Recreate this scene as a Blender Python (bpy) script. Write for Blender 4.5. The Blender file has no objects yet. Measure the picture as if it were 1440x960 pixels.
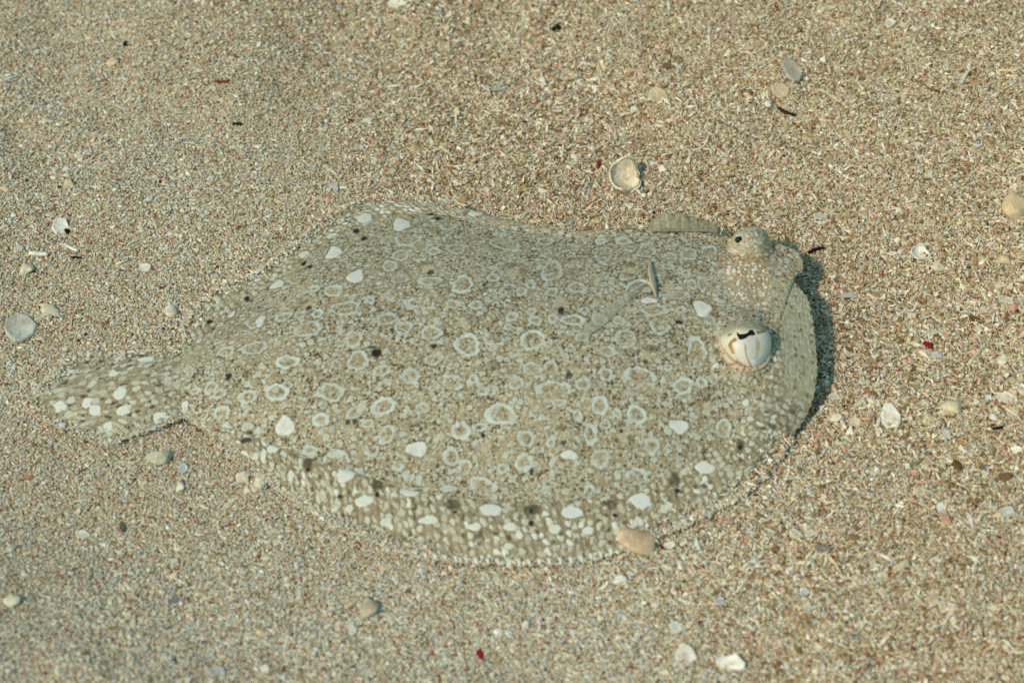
import bpy, bmesh, math, random
import numpy as np
from mathutils import Vector, Matrix

# ------------------------------------------------------------------ camera, sky, sun, exposure
scene = bpy.context.scene
ELEV, DIST, WIDTH = math.radians(50), 0.95, 0.40      # look-down angle, distance, metres across the frame
cam_d = bpy.data.cameras.new('camera')
cam = bpy.data.objects.new('camera', cam_d)
scene.collection.objects.link(cam)
cam.location = (0, -DIST * math.cos(ELEV), DIST * math.sin(ELEV))
cam.rotation_euler = (math.pi / 2 - ELEV, 0, 0)
cam_d.sensor_width = 36
cam_d.lens = 36 * DIST / WIDTH
cam_d.clip_start, cam_d.clip_end = 0.01, 200
cam_d.dof.use_dof = True
cam_d.dof.focus_distance = 0.968
cam_d.dof.aperture_fstop = 9.5
scene.camera = cam

SUN = Vector((0.60, 0.44, -0.80)).normalized()         # the way the light travels
world = bpy.data.worlds.new('World')
scene.world = world
world.use_nodes = True
wn, wl = world.node_tree.nodes, world.node_tree.links
bg = wn['Background']
sky = wn.new('ShaderNodeTexSky')
sky.sky_type = 'NISHITA'
sky.sun_disc = False
sky.sun_elevation = math.asin(-SUN.z)
sky.sun_rotation = math.atan2(-SUN.x, -SUN.y)
tint = wn.new('ShaderNodeMix')                          # daylight filtered green by the sea water
tint.data_type = 'RGBA'; tint.blend_type = 'MULTIPLY'
tint.inputs[0].default_value = 1.0
tint.inputs[7].default_value = (0.76, 1.0, 0.73, 1)
wl.new(sky.outputs[0], tint.inputs[6])
wl.new(tint.outputs[2], bg.inputs[0])
bg.inputs[1].default_value = 0.15
sun_d = bpy.data.lights.new('sun', 'SUN')
sun_d.energy = 2.2
sun_d.angle = math.radians(4)
sun_d.color = (1.0, 0.79, 0.60)
sun = bpy.data.objects.new('sun', sun_d)
sun.rotation_euler = SUN.to_track_quat('-Z', 'Y').to_euler()
sun.location = (-0.6, -0.5, 0.7)
scene.collection.objects.link(sun)
vs = scene.view_settings
vs.view_transform = 'Standard'; vs.look = 'None'; vs.exposure = 0.27; vs.gamma = 1.0; vs.use_curve_mapping = False
scene.cycles.max_bounces = 5
scene.cycles.diffuse_bounces = 3
scene.cycles.transparent_max_bounces = 8
scene.cycles.use_denoising = False

# ------------------------------------------------------------------ helpers
C = scene.collection
MM = WIDTH / 1440                                       # metres per photo pixel at the look-at point
rng = np.random.default_rng(7)
random.seed(7)
cE, sE = math.cos(ELEV), math.sin(ELEV)
CAM = np.array([0, -DIST * cE, DIST * sE])
RIGHT, UP, FWD = np.array([1., 0, 0]), np.array([0, sE, cE]), np.array([0, cE, -sE])
FPX = 1440 * DIST / WIDTH

def p2w(px, py, z):
    """photo pixel -> point on the level z"""
    px, py, z = np.broadcast_arrays(np.asarray(px, float), np.asarray(py, float), np.asarray(z, float))
    d = FWD + ((px - 720) / FPX)[..., None] * RIGHT + ((480 - py) / FPX)[..., None] * UP
    k = (z - CAM[2]) / d[..., 2]
    return CAM + k[..., None] * d

def w2p(P):
    v = P - CAM
    dep = v @ FWD
    return 720 + FPX * (v @ RIGHT) / dep, 480 - FPX * (v @ UP) / dep

def sstep(a, b, x):
    t = np.clip((x - a) / (b - a), 0, 1)
    return t * t * (3 - 2 * t)

def hash2(i, j, k=0):
    n = (np.asarray(i).astype(np.int64) * 374761393 + np.asarray(j).astype(np.int64) * 668265263 + k * 1442695041) & 0x7fffffff
    n = ((n ^ (n >> 13)) * 1274126177) & 0x7fffffff
    n = ((n ^ (n >> 15)) * 974634533) & 0x7fffffff
    return ((n ^ (n >> 16)) & 0xffffff) / float(0xffffff)

def vnoise(x, y, k=0):
    i, j = np.floor(x), np.floor(y)
    fx, fy = x - i, y - j
    fx, fy = fx * fx * (3 - 2 * fx), fy * fy * (3 - 2 * fy)
    a, b = hash2(i, j, k), hash2(i + 1, j, k)
    c, d = hash2(i, j + 1, k), hash2(i + 1, j + 1, k)
    return (a * (1 - fx) + b * fx) * (1 - fy) + (c * (1 - fx) + d * fx) * fy

def fbm(x, y, k=0, o=3):
    s, a, t = 0, 0.5, 0
    for q in range(o):
        s = s + a * vnoise(x * 2 ** q, y * 2 ** q, k + q); t += a; a *= 0.5
    return s / t

def cells(x, y, k, jit=0.9):
    """nearest three distances of a jittered point grid (spacing 1) and the nearest cell's ids"""
    i, j = np.floor(x), np.floor(y)
    D, I, J = [], [], []
    for a in (-1, 0, 1):
        for b in (-1, 0, 1):
            ci, cj = i + a, j + b
            cx = ci + 0.5 + jit * (hash2(ci, cj, k) - 0.5)
            cy = cj + 0.5 + jit * (hash2(ci, cj, k + 1) - 0.5)
            D.append(np.hypot(x - cx, y - cy)); I.append(ci); J.append(cj)
    D, I, J = np.array(D), np.array(I), np.array(J)
    m = D.argmin(0)[None]
    S = np.partition(D, 2, axis=0)[:3]
    return S[0], S[1], S[2], np.take_along_axis(I, m, 0)[0], np.take_along_axis(J, m, 0)[0]

def make_mesh(name, V, F, mat, parent=None, col=None, smooth=False, loc=None):
    me = bpy.data.meshes.new(name)
    V = np.asarray(V, np.float32)
    if isinstance(F, np.ndarray):
        n, k = F.shape
        me.vertices.add(len(V)); me.vertices.foreach_set('co', V.ravel())
        me.loops.add(n * k); me.loops.foreach_set('vertex_index', F.ravel().astype(np.int32))
        me.polygons.add(n); me.polygons.foreach_set('loop_start', np.arange(0, n * k, k, dtype=np.int32))
        me.update(calc_edges=True)
    else:
        me.from_pydata(V.tolist(), [], F)
    if col is not None:
        at = me.attributes.new('col', 'FLOAT_COLOR', 'POINT')
        c4 = np.ones((len(V), 4), np.float32); c4[:, :3] = col
        at.data.foreach_set('color', c4.ravel())
    me.polygons.foreach_set('use_smooth', np.full(len(me.polygons), smooth) if np.isscalar(smooth) else smooth)
    me.materials.append(mat)
    o = bpy.data.objects.new(name, me)
    C.objects.link(o)
    if parent is not None: o.parent = parent
    if loc is not None: o.location = loc
    return o

def gridfaces(n, m, off=0):
    a = (np.arange(n - 1)[:, None] * m + np.arange(m - 1)[None]).ravel() + off
    return np.stack([a, a + m, a + m + 1, a + 1], 1)

def tag(o, label=None, cat=None, group=None, kind=None):
    if label: o['label'] = label
    if cat: o['category'] = cat
    if group: o['group'] = group
    if kind: o['kind'] = kind
    return o

# ------------------------------------------------------------------ materials
def attr_mat(name, rough=0.6, spec=0.3, bump=0.0, bscale=2500, vary=0.12, vscale=1800, trans=0.0, sss=0.0):
    m = bpy.data.materials.new(name); m.use_nodes = True
    N, L = m.node_tree.nodes, m.node_tree.links
    b = N['Principled BSDF']
    at = N.new('ShaderNodeAttribute'); at.attribute_name = 'col'
    tc = N.new('ShaderNodeTexCoord')
    nz = N.new('ShaderNodeTexNoise'); nz.inputs['Scale'].default_value = vscale; nz.inputs['Detail'].default_value = 2
    L.new(tc.outputs['Object'], nz.inputs['Vector'])
    mr = N.new('ShaderNodeMapRange')
    mr.inputs[1].default_value, mr.inputs[2].default_value = 0.25, 0.75
    mr.inputs[3].default_value, mr.inputs[4].default_value = 1 - vary, 1 + vary
    L.new(nz.outputs[0], mr.inputs[0])
    mx = N.new('ShaderNodeMix'); mx.data_type = 'RGBA'; mx.blend_type = 'MULTIPLY'; mx.inputs[0].default_value = 1
    L.new(at.outputs['Color'], mx.inputs[6]); L.new(mr.outputs[0], mx.inputs[7])
    L.new(mx.outputs[2], b.inputs['Base Color'])
    b.inputs['Roughness'].default_value = rough
    b.inputs['Specular IOR Level'].default_value = spec
    if bump:
        bn = N.new('ShaderNodeBump'); bn.inputs['Strength'].default_value = bump; bn.inputs['Distance'].default_value = 0.0004
        n2 = N.new('ShaderNodeTexNoise'); n2.inputs['Scale'].default_value = bscale; n2.inputs['Detail'].default_value = 3
        L.new(tc.outputs['Object'], n2.inputs['Vector'])
        L.new(n2.outputs[0], bn.inputs['Height']); L.new(bn.outputs[0], b.inputs['Normal'])
    if trans:                                            # thin see-through membrane
        tr = N.new('ShaderNodeBsdfTransparent'); ms = N.new('ShaderNodeMixShader')
        ms.inputs[0].default_value = trans
        L.new(b.outputs[0], ms.inputs[1]); L.new(tr.outputs[0], ms.inputs[2])
        L.new(ms.outputs[0], N['Material Output'].inputs['Surface'])
    return m

def plain_mat(name, col, rough=0.6, spec=0.3, vary=0.25, scale=400, bump=0.3, col2=None):
    m = bpy.data.materials.new(name); m.use_nodes = True
    N, L = m.node_tree.nodes, m.node_tree.links
    b = N['Principled BSDF']
    tc = N.new('ShaderNodeTexCoord')
    nz = N.new('ShaderNodeTexNoise'); nz.inputs['Scale'].default_value = scale; nz.inputs['Detail'].default_value = 4
    L.new(tc.outputs['Object'], nz.inputs['Vector'])
    cr = N.new('ShaderNodeValToRGB')
    c2 = col2 or tuple(c * (1 - vary * 1.6) for c in col)
    cr.color_ramp.elements[0].color = (*c2, 1); cr.color_ramp.elements[0].position = 0.3
    cr.color_ramp.elements[1].color = (*[min(1, c * (1 + vary * 0.3)) for c in col], 1); cr.color_ramp.elements[1].position = 0.6
    L.new(nz.outputs[0], cr.inputs[0]); L.new(cr.outputs[0], b.inputs['Base Color'])
    b.inputs['Roughness'].default_value = rough; b.inputs['Specular IOR Level'].default_value = spec
    if bump:
        bn = N.new('ShaderNodeBump'); bn.inputs['Strength'].default_value = bump; bn.inputs['Distance'].default_value = 0.0006
        n2 = N.new('ShaderNodeTexNoise'); n2.inputs['Scale'].default_value = scale * 3; n2.inputs['Detail'].default_value = 4
        L.new(tc.outputs['Object'], n2.inputs['Vector'])
        L.new(n2.outputs[0], bn.inputs['Height']); L.new(bn.outputs[0], b.inputs['Normal'])
    return m

def sand_mat():
    m = bpy.data.materials.new('sand_bed'); m.use_nodes = True
    N, L = m.node_tree.nodes, m.node_tree.links
    b = N['Principled BSDF']; b.inputs['Roughness'].default_value = 0.8; b.inputs['Specular IOR Level'].default_value = 0.15
    tc = N.new('ShaderNodeTexCoord')
    vo = N.new('ShaderNodeTexVoronoi'); vo.inputs['Scale'].default_value = 1150
    L.new(tc.outputs['Object'], vo.inputs['Vector'])
    sp = N.new('ShaderNodeSeparateColor'); L.new(vo.outputs['Color'], sp.inputs[0])
    cr = N.new('ShaderNodeValToRGB'); cr.color_ramp.interpolation = 'CONSTANT'
    stops = [(0, (.12, .08, .035)), (.08, (.26, .19, .10)), (.22, (.42, .34, .21)), (.50, (.54, .45, .31)),
             (.74, (.46, .45, .35)), (.88, (.68, .61, .48)), (.965, (.30, .07, .05))]
    el = cr.color_ramp.elements
    while len(el) < len(stops): el.new(0.5)
    for e, (p, c) in zip(el, stops): e.position = p; e.color = (*c, 1)
    L.new(sp.outputs[0], cr.inputs[0])
    L.new(cr.outputs[0], b.inputs['Base Color'])
    bn = N.new('ShaderNodeBump'); bn.inputs['Strength'].default_value = 0.8; bn.inputs['Distance'].default_value = 0.0007
    bn.invert = True
    L.new(vo.outputs['Distance'], bn.inputs['Height'])
    L.new(bn.outputs[0], b.inputs['Normal'])
    return m

M_SKIN = attr_mat('fish_skin', rough=0.5, spec=0.25, bump=0.25, bscale=1600, vary=0.10, vscale=1500)
M_FIN = attr_mat('fin_skin', rough=0.5, spec=0.25, bump=0.2, bscale=1600, vary=0.10, vscale=1500)
M_FILM = attr_mat('fin_membrane', rough=0.4, spec=0.3, vary=0.15, trans=0.80)
M_VEIL = attr_mat('thin_fin', rough=0.5, spec=0.2, vary=0.2, trans=0.5)
M_EYE = attr_mat('eye_skin', rough=0.42, spec=0.35, vary=0.05, vscale=900)
M_PUPIL = plain_mat('pupil_black', (0.004, 0.004, 0.005), rough=0.12, spec=0.6, bump=0)
M_GRAIN = attr_mat('sand_grains', rough=0.65, spec=0.25, vary=0.15, vscale=3000)
M_SAND = sand_mat()

# ------------------------------------------------------------------ sea bed
def ground(x, y):
    """height of the sand: soft swells, flattened where the fish lies"""
    r = np.hypot((x + 0.03) / 0.19, (y + 0.012) / 0.11)
    w = sstep(0.85, 1.5, r)
    h = 0.010 * (fbm(x * 9 + 3.1, y * 9 + 7.7, 5, 2) - 0.5) + 0.010 * (fbm(x * 26, y * 26, 9, 3) - 0.5)
    u = np.maximum(np.abs(.8 * x + .6 * y) - .06, 0)       # trough shaped so lower left takes less sun, upper right more
    h = h + .03 * np.tanh(.75 * u * u / .03)
    return h * w + (.0012 + .0026 * w) * (fbm(x * 55, y * 55, 21, 3) - 0.5)

def build_sea_bed():
    a = np.concatenate([-np.geomspace(30, 0.42, 26), np.linspace(-0.40, 0.40, 267), np.geomspace(0.42, 30, 26)])
    X, Y = np.meshgrid(a, a, indexing='ij')
    near = sstep(6.0, 0.8, np.hypot(X, Y))
    Z = ground(X, Y) * near
    V = np.stack([X, Y, Z - 0.0003], -1).reshape(-1, 3)
    o = make_mesh('sea_bed', V, gridfaces(len(a), len(a)), M_SAND, smooth=True)
    tag(o, 'pale coral sand of the sea bed', None, kind='structure')
build_sea_bed()

# ------------------------------------------------------------------ the flounder: four curves run from tail to snout
# (fin edge near, fin fold near, fin fold far, fin edge far) as photo pixels with the height in mm, and the dome height
ST = [
 ((255,586,1.2),(256,580,2.0),(256,490,3.5),(254,478,2.5), 3.0),
 ((300,618,1.6),(305,598,4.0),(290,470,3.5),(268,440,2.0), 5.5),
 ((345,658,1.5),(345,608,5.0),(335,432,3.5),(306,408,1.5), 8.0),
 ((400,692,1.0),(395,630,5.5),(390,394,4.0),(355,386,1.5), 10.5),
 ((450,728,.8),(440,645,6.0),(440,352,4.0),(405,352,1.5), 12.5),
 ((512,757,.8),(500,664,6.0),(490,322,4.5),(455,312,1.5), 14.0),
 ((575,779,.8),(566,686,6.0),(550,304,5.0),(515,281,2.0), 15.0),
 ((640,788,.8),(625,696,6.0),(620,302,6.5),(580,279,3.0), 15.5),
 ((720,792,.8),(700,704,6.0),(690,316,8.0),(650,291,5.0), 16.0),
 ((800,789,.8),(780,706,6.0),(760,329,9.0),(720,310,8.0), 16.0),
 ((860,777,.8),(850,698,6.5),(830,334,10.5),(800,324,10.), 15.0),
 ((930,752,.8),(910,679,7.0),(890,331,11.5),(870,321,11.), 14.0),
 ((1005,716,.7),(965,652,8.0),(950,332,12.),(940,320,12.), 12.5),
 ((1060,680,.8),(1020,622,9.0),(1000,340,12.5),(1000,328,12.5), 11.5),
 ((1105,628,1.4),(1053,594,12.),(1038,348,13.),(1045,336,13.), 8.5),
 ((1138,580,4.6),(1074,552,15.5),(1070,350,13.5),(1078,340,13.5), 3.6),
 ((1150,530,10.5),(1087,510,17.5),(1095,354,14.),(1102,344,13.5), 1.4),
 ((1147,470,13.),(1097,458,17.5),(1112,362,14.5),(1120,352,14.), 0.6),
 ((1139,425,14.),(1108,420,16.),(1120,374,14.5),(1129,366,14.), 0.2),
 ((1121,399,13.5),(1116,397,14.),(1122,385,14.),(1130,382,13.5), 0.2),
]
NS = 940
def crom(P, n):
    """Catmull-Rom through P, n samples even along the mean length"""
    K = len(P)
    Q = np.concatenate([2 * P[:1] - P[1:2], P, 2 * P[-1:] - P[-2:-1]])
    def at(u):
        i = np.clip(u.astype(int), 0, K - 2); t = (u - i).reshape(-1, *([1] * (P.ndim - 1)))
        a, b, c, d = Q[i], Q[i + 1], Q[i + 2], Q[i + 3]
        return 0.5 * (2 * b + (c - a) * t + (2 * a - 5 * b + 4 * c - d) * t ** 2 + (3 * b - a - 3 * c + d) * t ** 3)
    u = np.linspace(0, K - 1, 1500)
    X = at(u)
    seg = np.linalg.norm(np.diff(X[:, :4, :], axis=0), axis=2).mean(1) if P.ndim == 3 else np.linalg.norm(np.diff(X, axis=0), axis=1)
    s = np.concatenate([[0], np.cumsum(seg)]); s /= s[-1]
    un = np.interp(np.linspace(0, 1, n), s, u)
    return at(un), un

P4 = np.array([[p2w(q[0], q[1], q[2] / 1000) for q in r[:4]] for r in ST])
DOME = np.array([r[4] for r in ST]) / 1000
CUR, UU = crom(P4, NS)
DOM = np.interp(UU, np.arange(len(ST)), DOME)
EB, FB, FT, ET = CUR[:, 0], CUR[:, 1], CUR[:, 2], CUR[:, 3]
STN = UU                                                 # station number of each column

def bulge(P, px, py, z, r, h):
    c = p2w(px, py, z)
    d2 = ((P[..., 0] - c[0]) ** 2 + (P[..., 1] - c[1]) ** 2) / r ** 2
    return h * np.exp(-d2 ** 1.3)

NT = 460
def body_top():
    t = np.linspace(0, 1, NT)[None, :, None]
    P = FB[:, None] * (1 - t) + FT[:, None] * t
    tt = t[..., 0]
    P[..., 2] += DOM[:, None] * (4 * tt * (1 - tt)) ** 1.3
    # a shallow groove along the backbone side, and the swellings that carry the eyes
    win = sstep(0, .16, tt) * sstep(1, .93, tt)
    P[..., 2] += bulge(P, 1046, 494, 0.018, 0.012, 0.0030) * win
    P[..., 2] += bulge(P, 1054, 372, 0.015, 0.0120, 0.0022) * win
    P[..., 2] += 0.0007 * (fbm(P[..., 0] * 70, P[..., 1] * 70, 3, 2) - 0.5) * win
    return P
BT = body_top()
BPX, BPY = w2p(BT.reshape(-1, 3))

# plan position on the fish for a photo pixel
_sub = np.arange(0, NS * NT, 3)
_sx, _sy = BPX[_sub], BPY[_sub]
_bp = BT.reshape(-1, 3)
def on_fish(px, py):
    k = _sub[np.argmin((_sx - px) ** 2 + (_sy - py) ** 2)]
    return _bp[k]

# ---- skin pigment: all in plan millimetres
def rgb(r, g, b): return np.array([r, g, b])
TAN, PALE, RINGC = rgb(.36, .29, .175), rgb(.47, .475, .385), rgb(.495, .555, .515)
WHITE, DARK, BROWN = rgb(.62, .635, .595), rgb(.022, .014, .007), rgb(.15, .105, .045)

def mix(col, c, m):
    return col * (1 - m[:, None]) + np.asarray(c) * m[:, None]

# (px, py, rx, ry, kind): o ring, b bold ring, f faint ring, c cluster of dots, t arc open below, u arc open above
RINGS = [(358,451,12,10,'u'),(398,445,12,6,'o'),(433,463,18,11,'o'),(358,490,18,9,'o'),(404,509,15,10,'b'),(318,494,11,7,'o'),
 (301,515,14,10,'c'),(297,544,10,8,'o'),(310,553,9,7,'o'),(350,557,13,10,'o'),(390,551,16,12,'b'),(466,551,18,13,'o'),
 (422,443,8,5,'f'),(447,441,9,6,'o'),(455,488,10,7,'f'),(266,519,7,5,'o'),(275,550,7,5,'o'),(469,408,13,8,'o'),(549,374,12,7,'o'),
 (564,359,12,7,'o'),(574,335,19,11,'u'),(562,392,12,7,'f'),(484,434,20,10,'o'),(443,405,7,5,'o'),(521,422,8,5,'o'),(571,428,7,6,'o'),
 (551,414,8,7,'f'),(544,448,16,8,'o'),(568,461,12,9,'o'),(606,468,14,10,'o'),(657,486,17,15,'b'),(498,476,13,10,'o'),(503,507,15,12,'o'),
 (610,504,13,9,'o'),(536,521,12,8,'o'),(577,529,13,13,'o'),(591,428,20,12,'c'),(638,427,11,6,'o'),(668,429,11,6,'o'),(625,545,21,19,'c'),
 (665,534,8,7,'o'),(634,515,7,5,'o'),(474,512,8,7,'f'),(678,550,8,6,'o'),(641,350,14,7,'o'),(631,318,13,5,'u'),(650,400,14,12,'b'),
 (606,395,15,7,'o'),(671,379,12,10,'f'),(711,342,22,9,'u'),(768,339,13,5,'o'),(777,380,15,14,'o'),(775,411,9,6,'o'),(611,354,9,5,'o'),
 (693,390,8,6,'o'),(699,417,18,12,'c'),(733,409,8,6,'o'),(747,400,7,6,'o'),(748,437,8,5,'o'),(750,478,17,15,'b'),(806,450,16,8,'b'),
 (843,449,11,8,'o'),(870,451,10,6,'o'),(881,476,16,12,'o'),(819,474,11,6,'o'),(783,493,9,8,'f'),(854,493,11,8,'o'),(748,518,13,10,'o'),
 (775,516,10,10,'t'),(852,526,11,9,'o'),(726,538,11,9,'o'),(819,540,11,8,'o'),(779,551,23,15,'t'),(695,478,13,8,'u'),(754,451,10,7,'o'),
 (778,448,8,6,'o'),(822,436,8,5,'o'),(849,359,12,11,'f'),(910,353,13,10,'o'),(812,404,12,8,'o'),(844,339,9,4,'o'),(877,339,11,5,'o'),
 (969,357,13,8,'o'),(997,355,11,9,'t'),(972,336,11,5,'f'),(939,375,8,5,'o'),(944,360,8,6,'o'),(973,400,7,7,'o'),(988,400,8,10,'o'),
 (850,399,14,14,'c'),(900,402,20,10,'t'),(920,436,17,8,'o'),(955,415,14,6,'f'),(965,385,7,6,'o'),(928,460,15,9,'u'),(980,494,14,20,'t'),
 (961,542,13,12,'b'),(987,538,8,8,'o'),(1004,533,7,8,'f'),(902,531,21,16,'t'),(997,450,9,6,'o'),(957,436,8,5,'o'),(939,517,6,5,'o'),
 (498,580,10,8,'o'),(452,590,11,10,'b'),(436,633,10,7,'o'),(474,647,20,14,'t'),(311,582,12,10,'t'),(538,572,18,12,'b'),(544,610,10,14,'o'),
 (524,634,9,8,'u'),(649,605,12,13,'b'),(635,642,11,12,'o'),(655,656,10,10,'t'),(593,574,11,8,'o'),(517,595,9,6,'o'),(674,601,9,6,'o'),
 (705,582,20,15,'b'),(740,618,11,11,'o'),(831,610,10,13,'o'),(844,570,13,12,'b'),(844,644,12,12,'o'),(737,650,12,11,'b'),(796,652,17,16,'t'),
 (680,684,17,13,'t'),(811,584,7,8,'o'),(775,623,7,6,'o'),(707,658,8,7,'o'),(852,596,8,7,'o'),(787,566,9,6,'o'),(895,583,14,13,'b'),
 (868,582,8,6,'o'),(918,626,11,11,'o'),(1018,601,11,12,'t'),(895,670,13,12,'t'),(932,664,10,7,'c'),(1036,552,10,9,'c'),(1030,395,9,13,'t'),
 (1018,388,10,8,'t'),(1056,578,9,7,'c'),(720,445,9,6,'o'),(715,460,6,5,'o'),(885,555,9,7,'c'),(560,655,8,6,'u'),(765,690,12,8,'c'),(830,690,9,7,'t')]
# solid pale spots (px, py, rx, ry, strength)
SPOTS = [(325,441,8,7,1),(276,472,7,8,.8),(513,308,12,7,.55),(565,316,12,9,1),(470,355,11,8,1),(390,400,10,6,1),(500,390,13,9,.95),
 (366,452,6,8,.8),(469,332,9,6,.5),(428,358,9,6,.5),(668,303,12,4,.6),(401,600,13,13,.95),(475,638,13,5,.7),
 (587,632,16,10,.95),(956,599,14,9,.9),(988,434,12,11,.95),
 (912,422,12,4,.9),(800,640,13,6,.8),(1007,515,5,4,.9),(1049,566,6,5,.8),(1068,598,6,6,.8),(1056,610,5,5,.7),(347,600,8,6,.6),(364,606,8,5,.6),
 (317,608,9,7,.6),(258,574,10,8,.8),(571,669,6,8,.6),(589,674,5,7,.6),(630,686,12,5,.6),(763,586,5,5,.7),(726,562,4,4,.6),(506,666,7,7,.5)]
# dark pigment (px, py, rx, ry, strength)
DARKS = [(295,454,5,4,1),(347,420,5,3,1),(321,529,5,6,.95),(346,526,7,7,.55),(439,516,8,5,.45),(435,433,5,4,.9),(501,325,6,4,1),(512,335,5,3,1),
 (427,371,5,4,1),(435,376,5,3,1),(446,345,4,3,.7),(424,381,7,4,.5),(430,425,9,3,.6),(528,497,8,8,1),(524,488,9,3,.8),(554,491,6,6,.55),(540,481,8,5,.4),
 (610,487,6,4,.9),(593,504,4,5,.7),(533,437,7,3,.8),(487,460,6,4,.6),(665,449,12,6,.35),(720,373,11,4,.6),(735,380,4,5,.6),(601,370,12,3,.6),(606,383,7,4,.85),
 (791,435,5,6,.9),(616,308,5,3,1),(605,301,5,3,.9),(779,476,8,3,.8),(788,437,4,5,.8),(693,513,11,10,.40),(800,529,6,6,.8),(811,512,9,6,.35),
 (887,373,8,4,.6),(885,387,7,4,.7),(941,391,8,6,.5),(804,383,6,6,.4),(955,453,6,3,1),(917,491,16,6,.5),(907,508,4,4,.8),(1002,478,6,9,.45),(1008,496,5,4,.6),
 (346,620,8,5,.8),(488,594,4,4,.9),(499,592,4,4,.9),(587,595,9,4,.5),(616,655,4,3,.8),(547,645,4,3,.7),(679,613,3,5,1),(694,631,7,6,.5),(671,631,6,7,.4),
 (790,602,11,5,.6),(791,623,4,3,.8),(749,664,3,5,.9),(748,675,3,3,.8),(866,620,5,5,.7),(886,616,5,6,.65),(873,607,3,3,.9),(874,597,8,3,.7),
 (994,561,4,4,.7),(1003,580,4,4,.7),(984,570,4,7,.4),(715,552,3,3,.6),(1001,455,3,2,.5),(840,465,8,8,.22),(735,667,4,3,.7),(990,632,5,3,.7)]
STARS = [(651,453,8),(721,384,9),(602,378,9),(807,520,9),(886,381,8),(941,404,8),(909,500,10),(492,606,9),(681,629,11),(793,612,8),(875,614,9),(994,571,9),(748,677,8),(790,428,9),(435,428,8)]

_feat = {}
def locate(px, py, rx, ry):
    """plan centre and plan radii (mm) of a mark seen at a photo pixel"""
    c, a, b, l, r = on_fish(px, py), on_fish(px, py - ry), on_fish(px, py + ry), on_fish(px - rx, py), on_fish(px + rx, py)
    RX = max(abs(r[0] - l[0]) / 2, rx * MM * 0.8) * 1000
    RY = min(max(abs(a[1] - b[1]) / 2, ry * MM * 1.0), ry * MM * 2.6) * 1000
    return c[0] * 1000, c[1] * 1000, RX, RY

def near(X, Y, cx, cy, R):
    return np.nonzero((np.abs(X - cx) < R) & (np.abs(Y - cy) < R))[0]

def skin_ground(X, Y):
    """the plain skin: little pale scales on tan with dark specks in the gaps"""
    n = len(X)
    wx = X + 0.5 * (vnoise(X * .9, Y * .9, 71) - .5); wy = Y + 0.5 * (vnoise(X * .9, Y * .9, 72) - .5)
    low = fbm(X / 12, Y / 12, 33, 3)
    col = np.tile(TAN, (n, 1)) * (0.72 + 0.4 * low)[:, None]
    d1, d2, d3, ci, cj = cells(wx / 1.5, wy / 1.5, 40)
    h = hash2(ci, cj, 44)
    inner = sstep(0.03, 0.20, d2 - d1) * sstep(0.58, 0.40, d1)
    col = mix(col, PALE, inner * (0.10 + 0.85 * h * h))
    dens = .12 + .95 * sstep(.30, .68, fbm(X / 8, Y / 8, 61, 3))
    line = sstep(0.14, 0.02, d2 - d1)
    col = mix(col, BROWN * 1.1, line * sstep(.25, .6, vnoise(X * .75, Y * .75, 63)) * .95)
    g1, g2, g3, gi, gj = cells(wx / 1.2 + .3, wy / 1.2 + .25 * (vnoise(X, Y, 77) - .5), 46)
    sp = sstep(0.46, 0.24, g1 * (1 + 1.3 * (vnoise(X * 1.7, Y * 1.7, 78) - .5))) * (hash2(gi, gj, 47) < .46 * dens + .08)
    hgt = inner * 0.10
    # larger separate scales
    for sc, k0, pr, r0, r1 in ((1.9, 250, .55, .16, .22), (2.4, 50, .62, .14, .24), (3.6, 150, .62, .15, .24)):
        e1, e2, e3, ei, ej = cells(wx / sc, wy / sc, k0, 0.95)
        R = (r0 + r1 * hash2(ei, ej, k0 + 6) ** 1.5) * (hash2(ei, ej, k0 + 5) < pr)
        lump = 1 + 0.55 * (vnoise(X * 1.3, Y * 1.3, k0 + 23) - .5)
        q = e1 * lump / np.maximum(R, 1e-3)
        m = sstep(1.08, 0.85, q) * (R > 0)
        rim = sstep(0.40, 0.8, q) * m
        ol = sstep(1.0, 1.12, q) * sstep(1.55, 1.15, q) * (R > 0)
        col = mix(col, BROWN * .9, ol * 0.85 * sstep(.25, .7, vnoise(X * .8, Y * .8, k0 + 31)))
        tone = hash2(ei, ej, k0 + 7)
        col = mix(col, PALE * 1.04, m * (0.35 + 0.5 * tone))
        col = mix(col, RINGC, rim * (.25 + .5 * tone))
        hgt = np.maximum(hgt, m * 0.2)
        sp = sp * (1 - m)
    blot = sstep(.60, .80, fbm(X / 5.5, Y / 5.5, 66, 3))
    col = mix(col, BROWN * 1.2, blot * .28)
    col = mix(col, DARK * 1.8, sp * .9)
    return col, hgt

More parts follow.
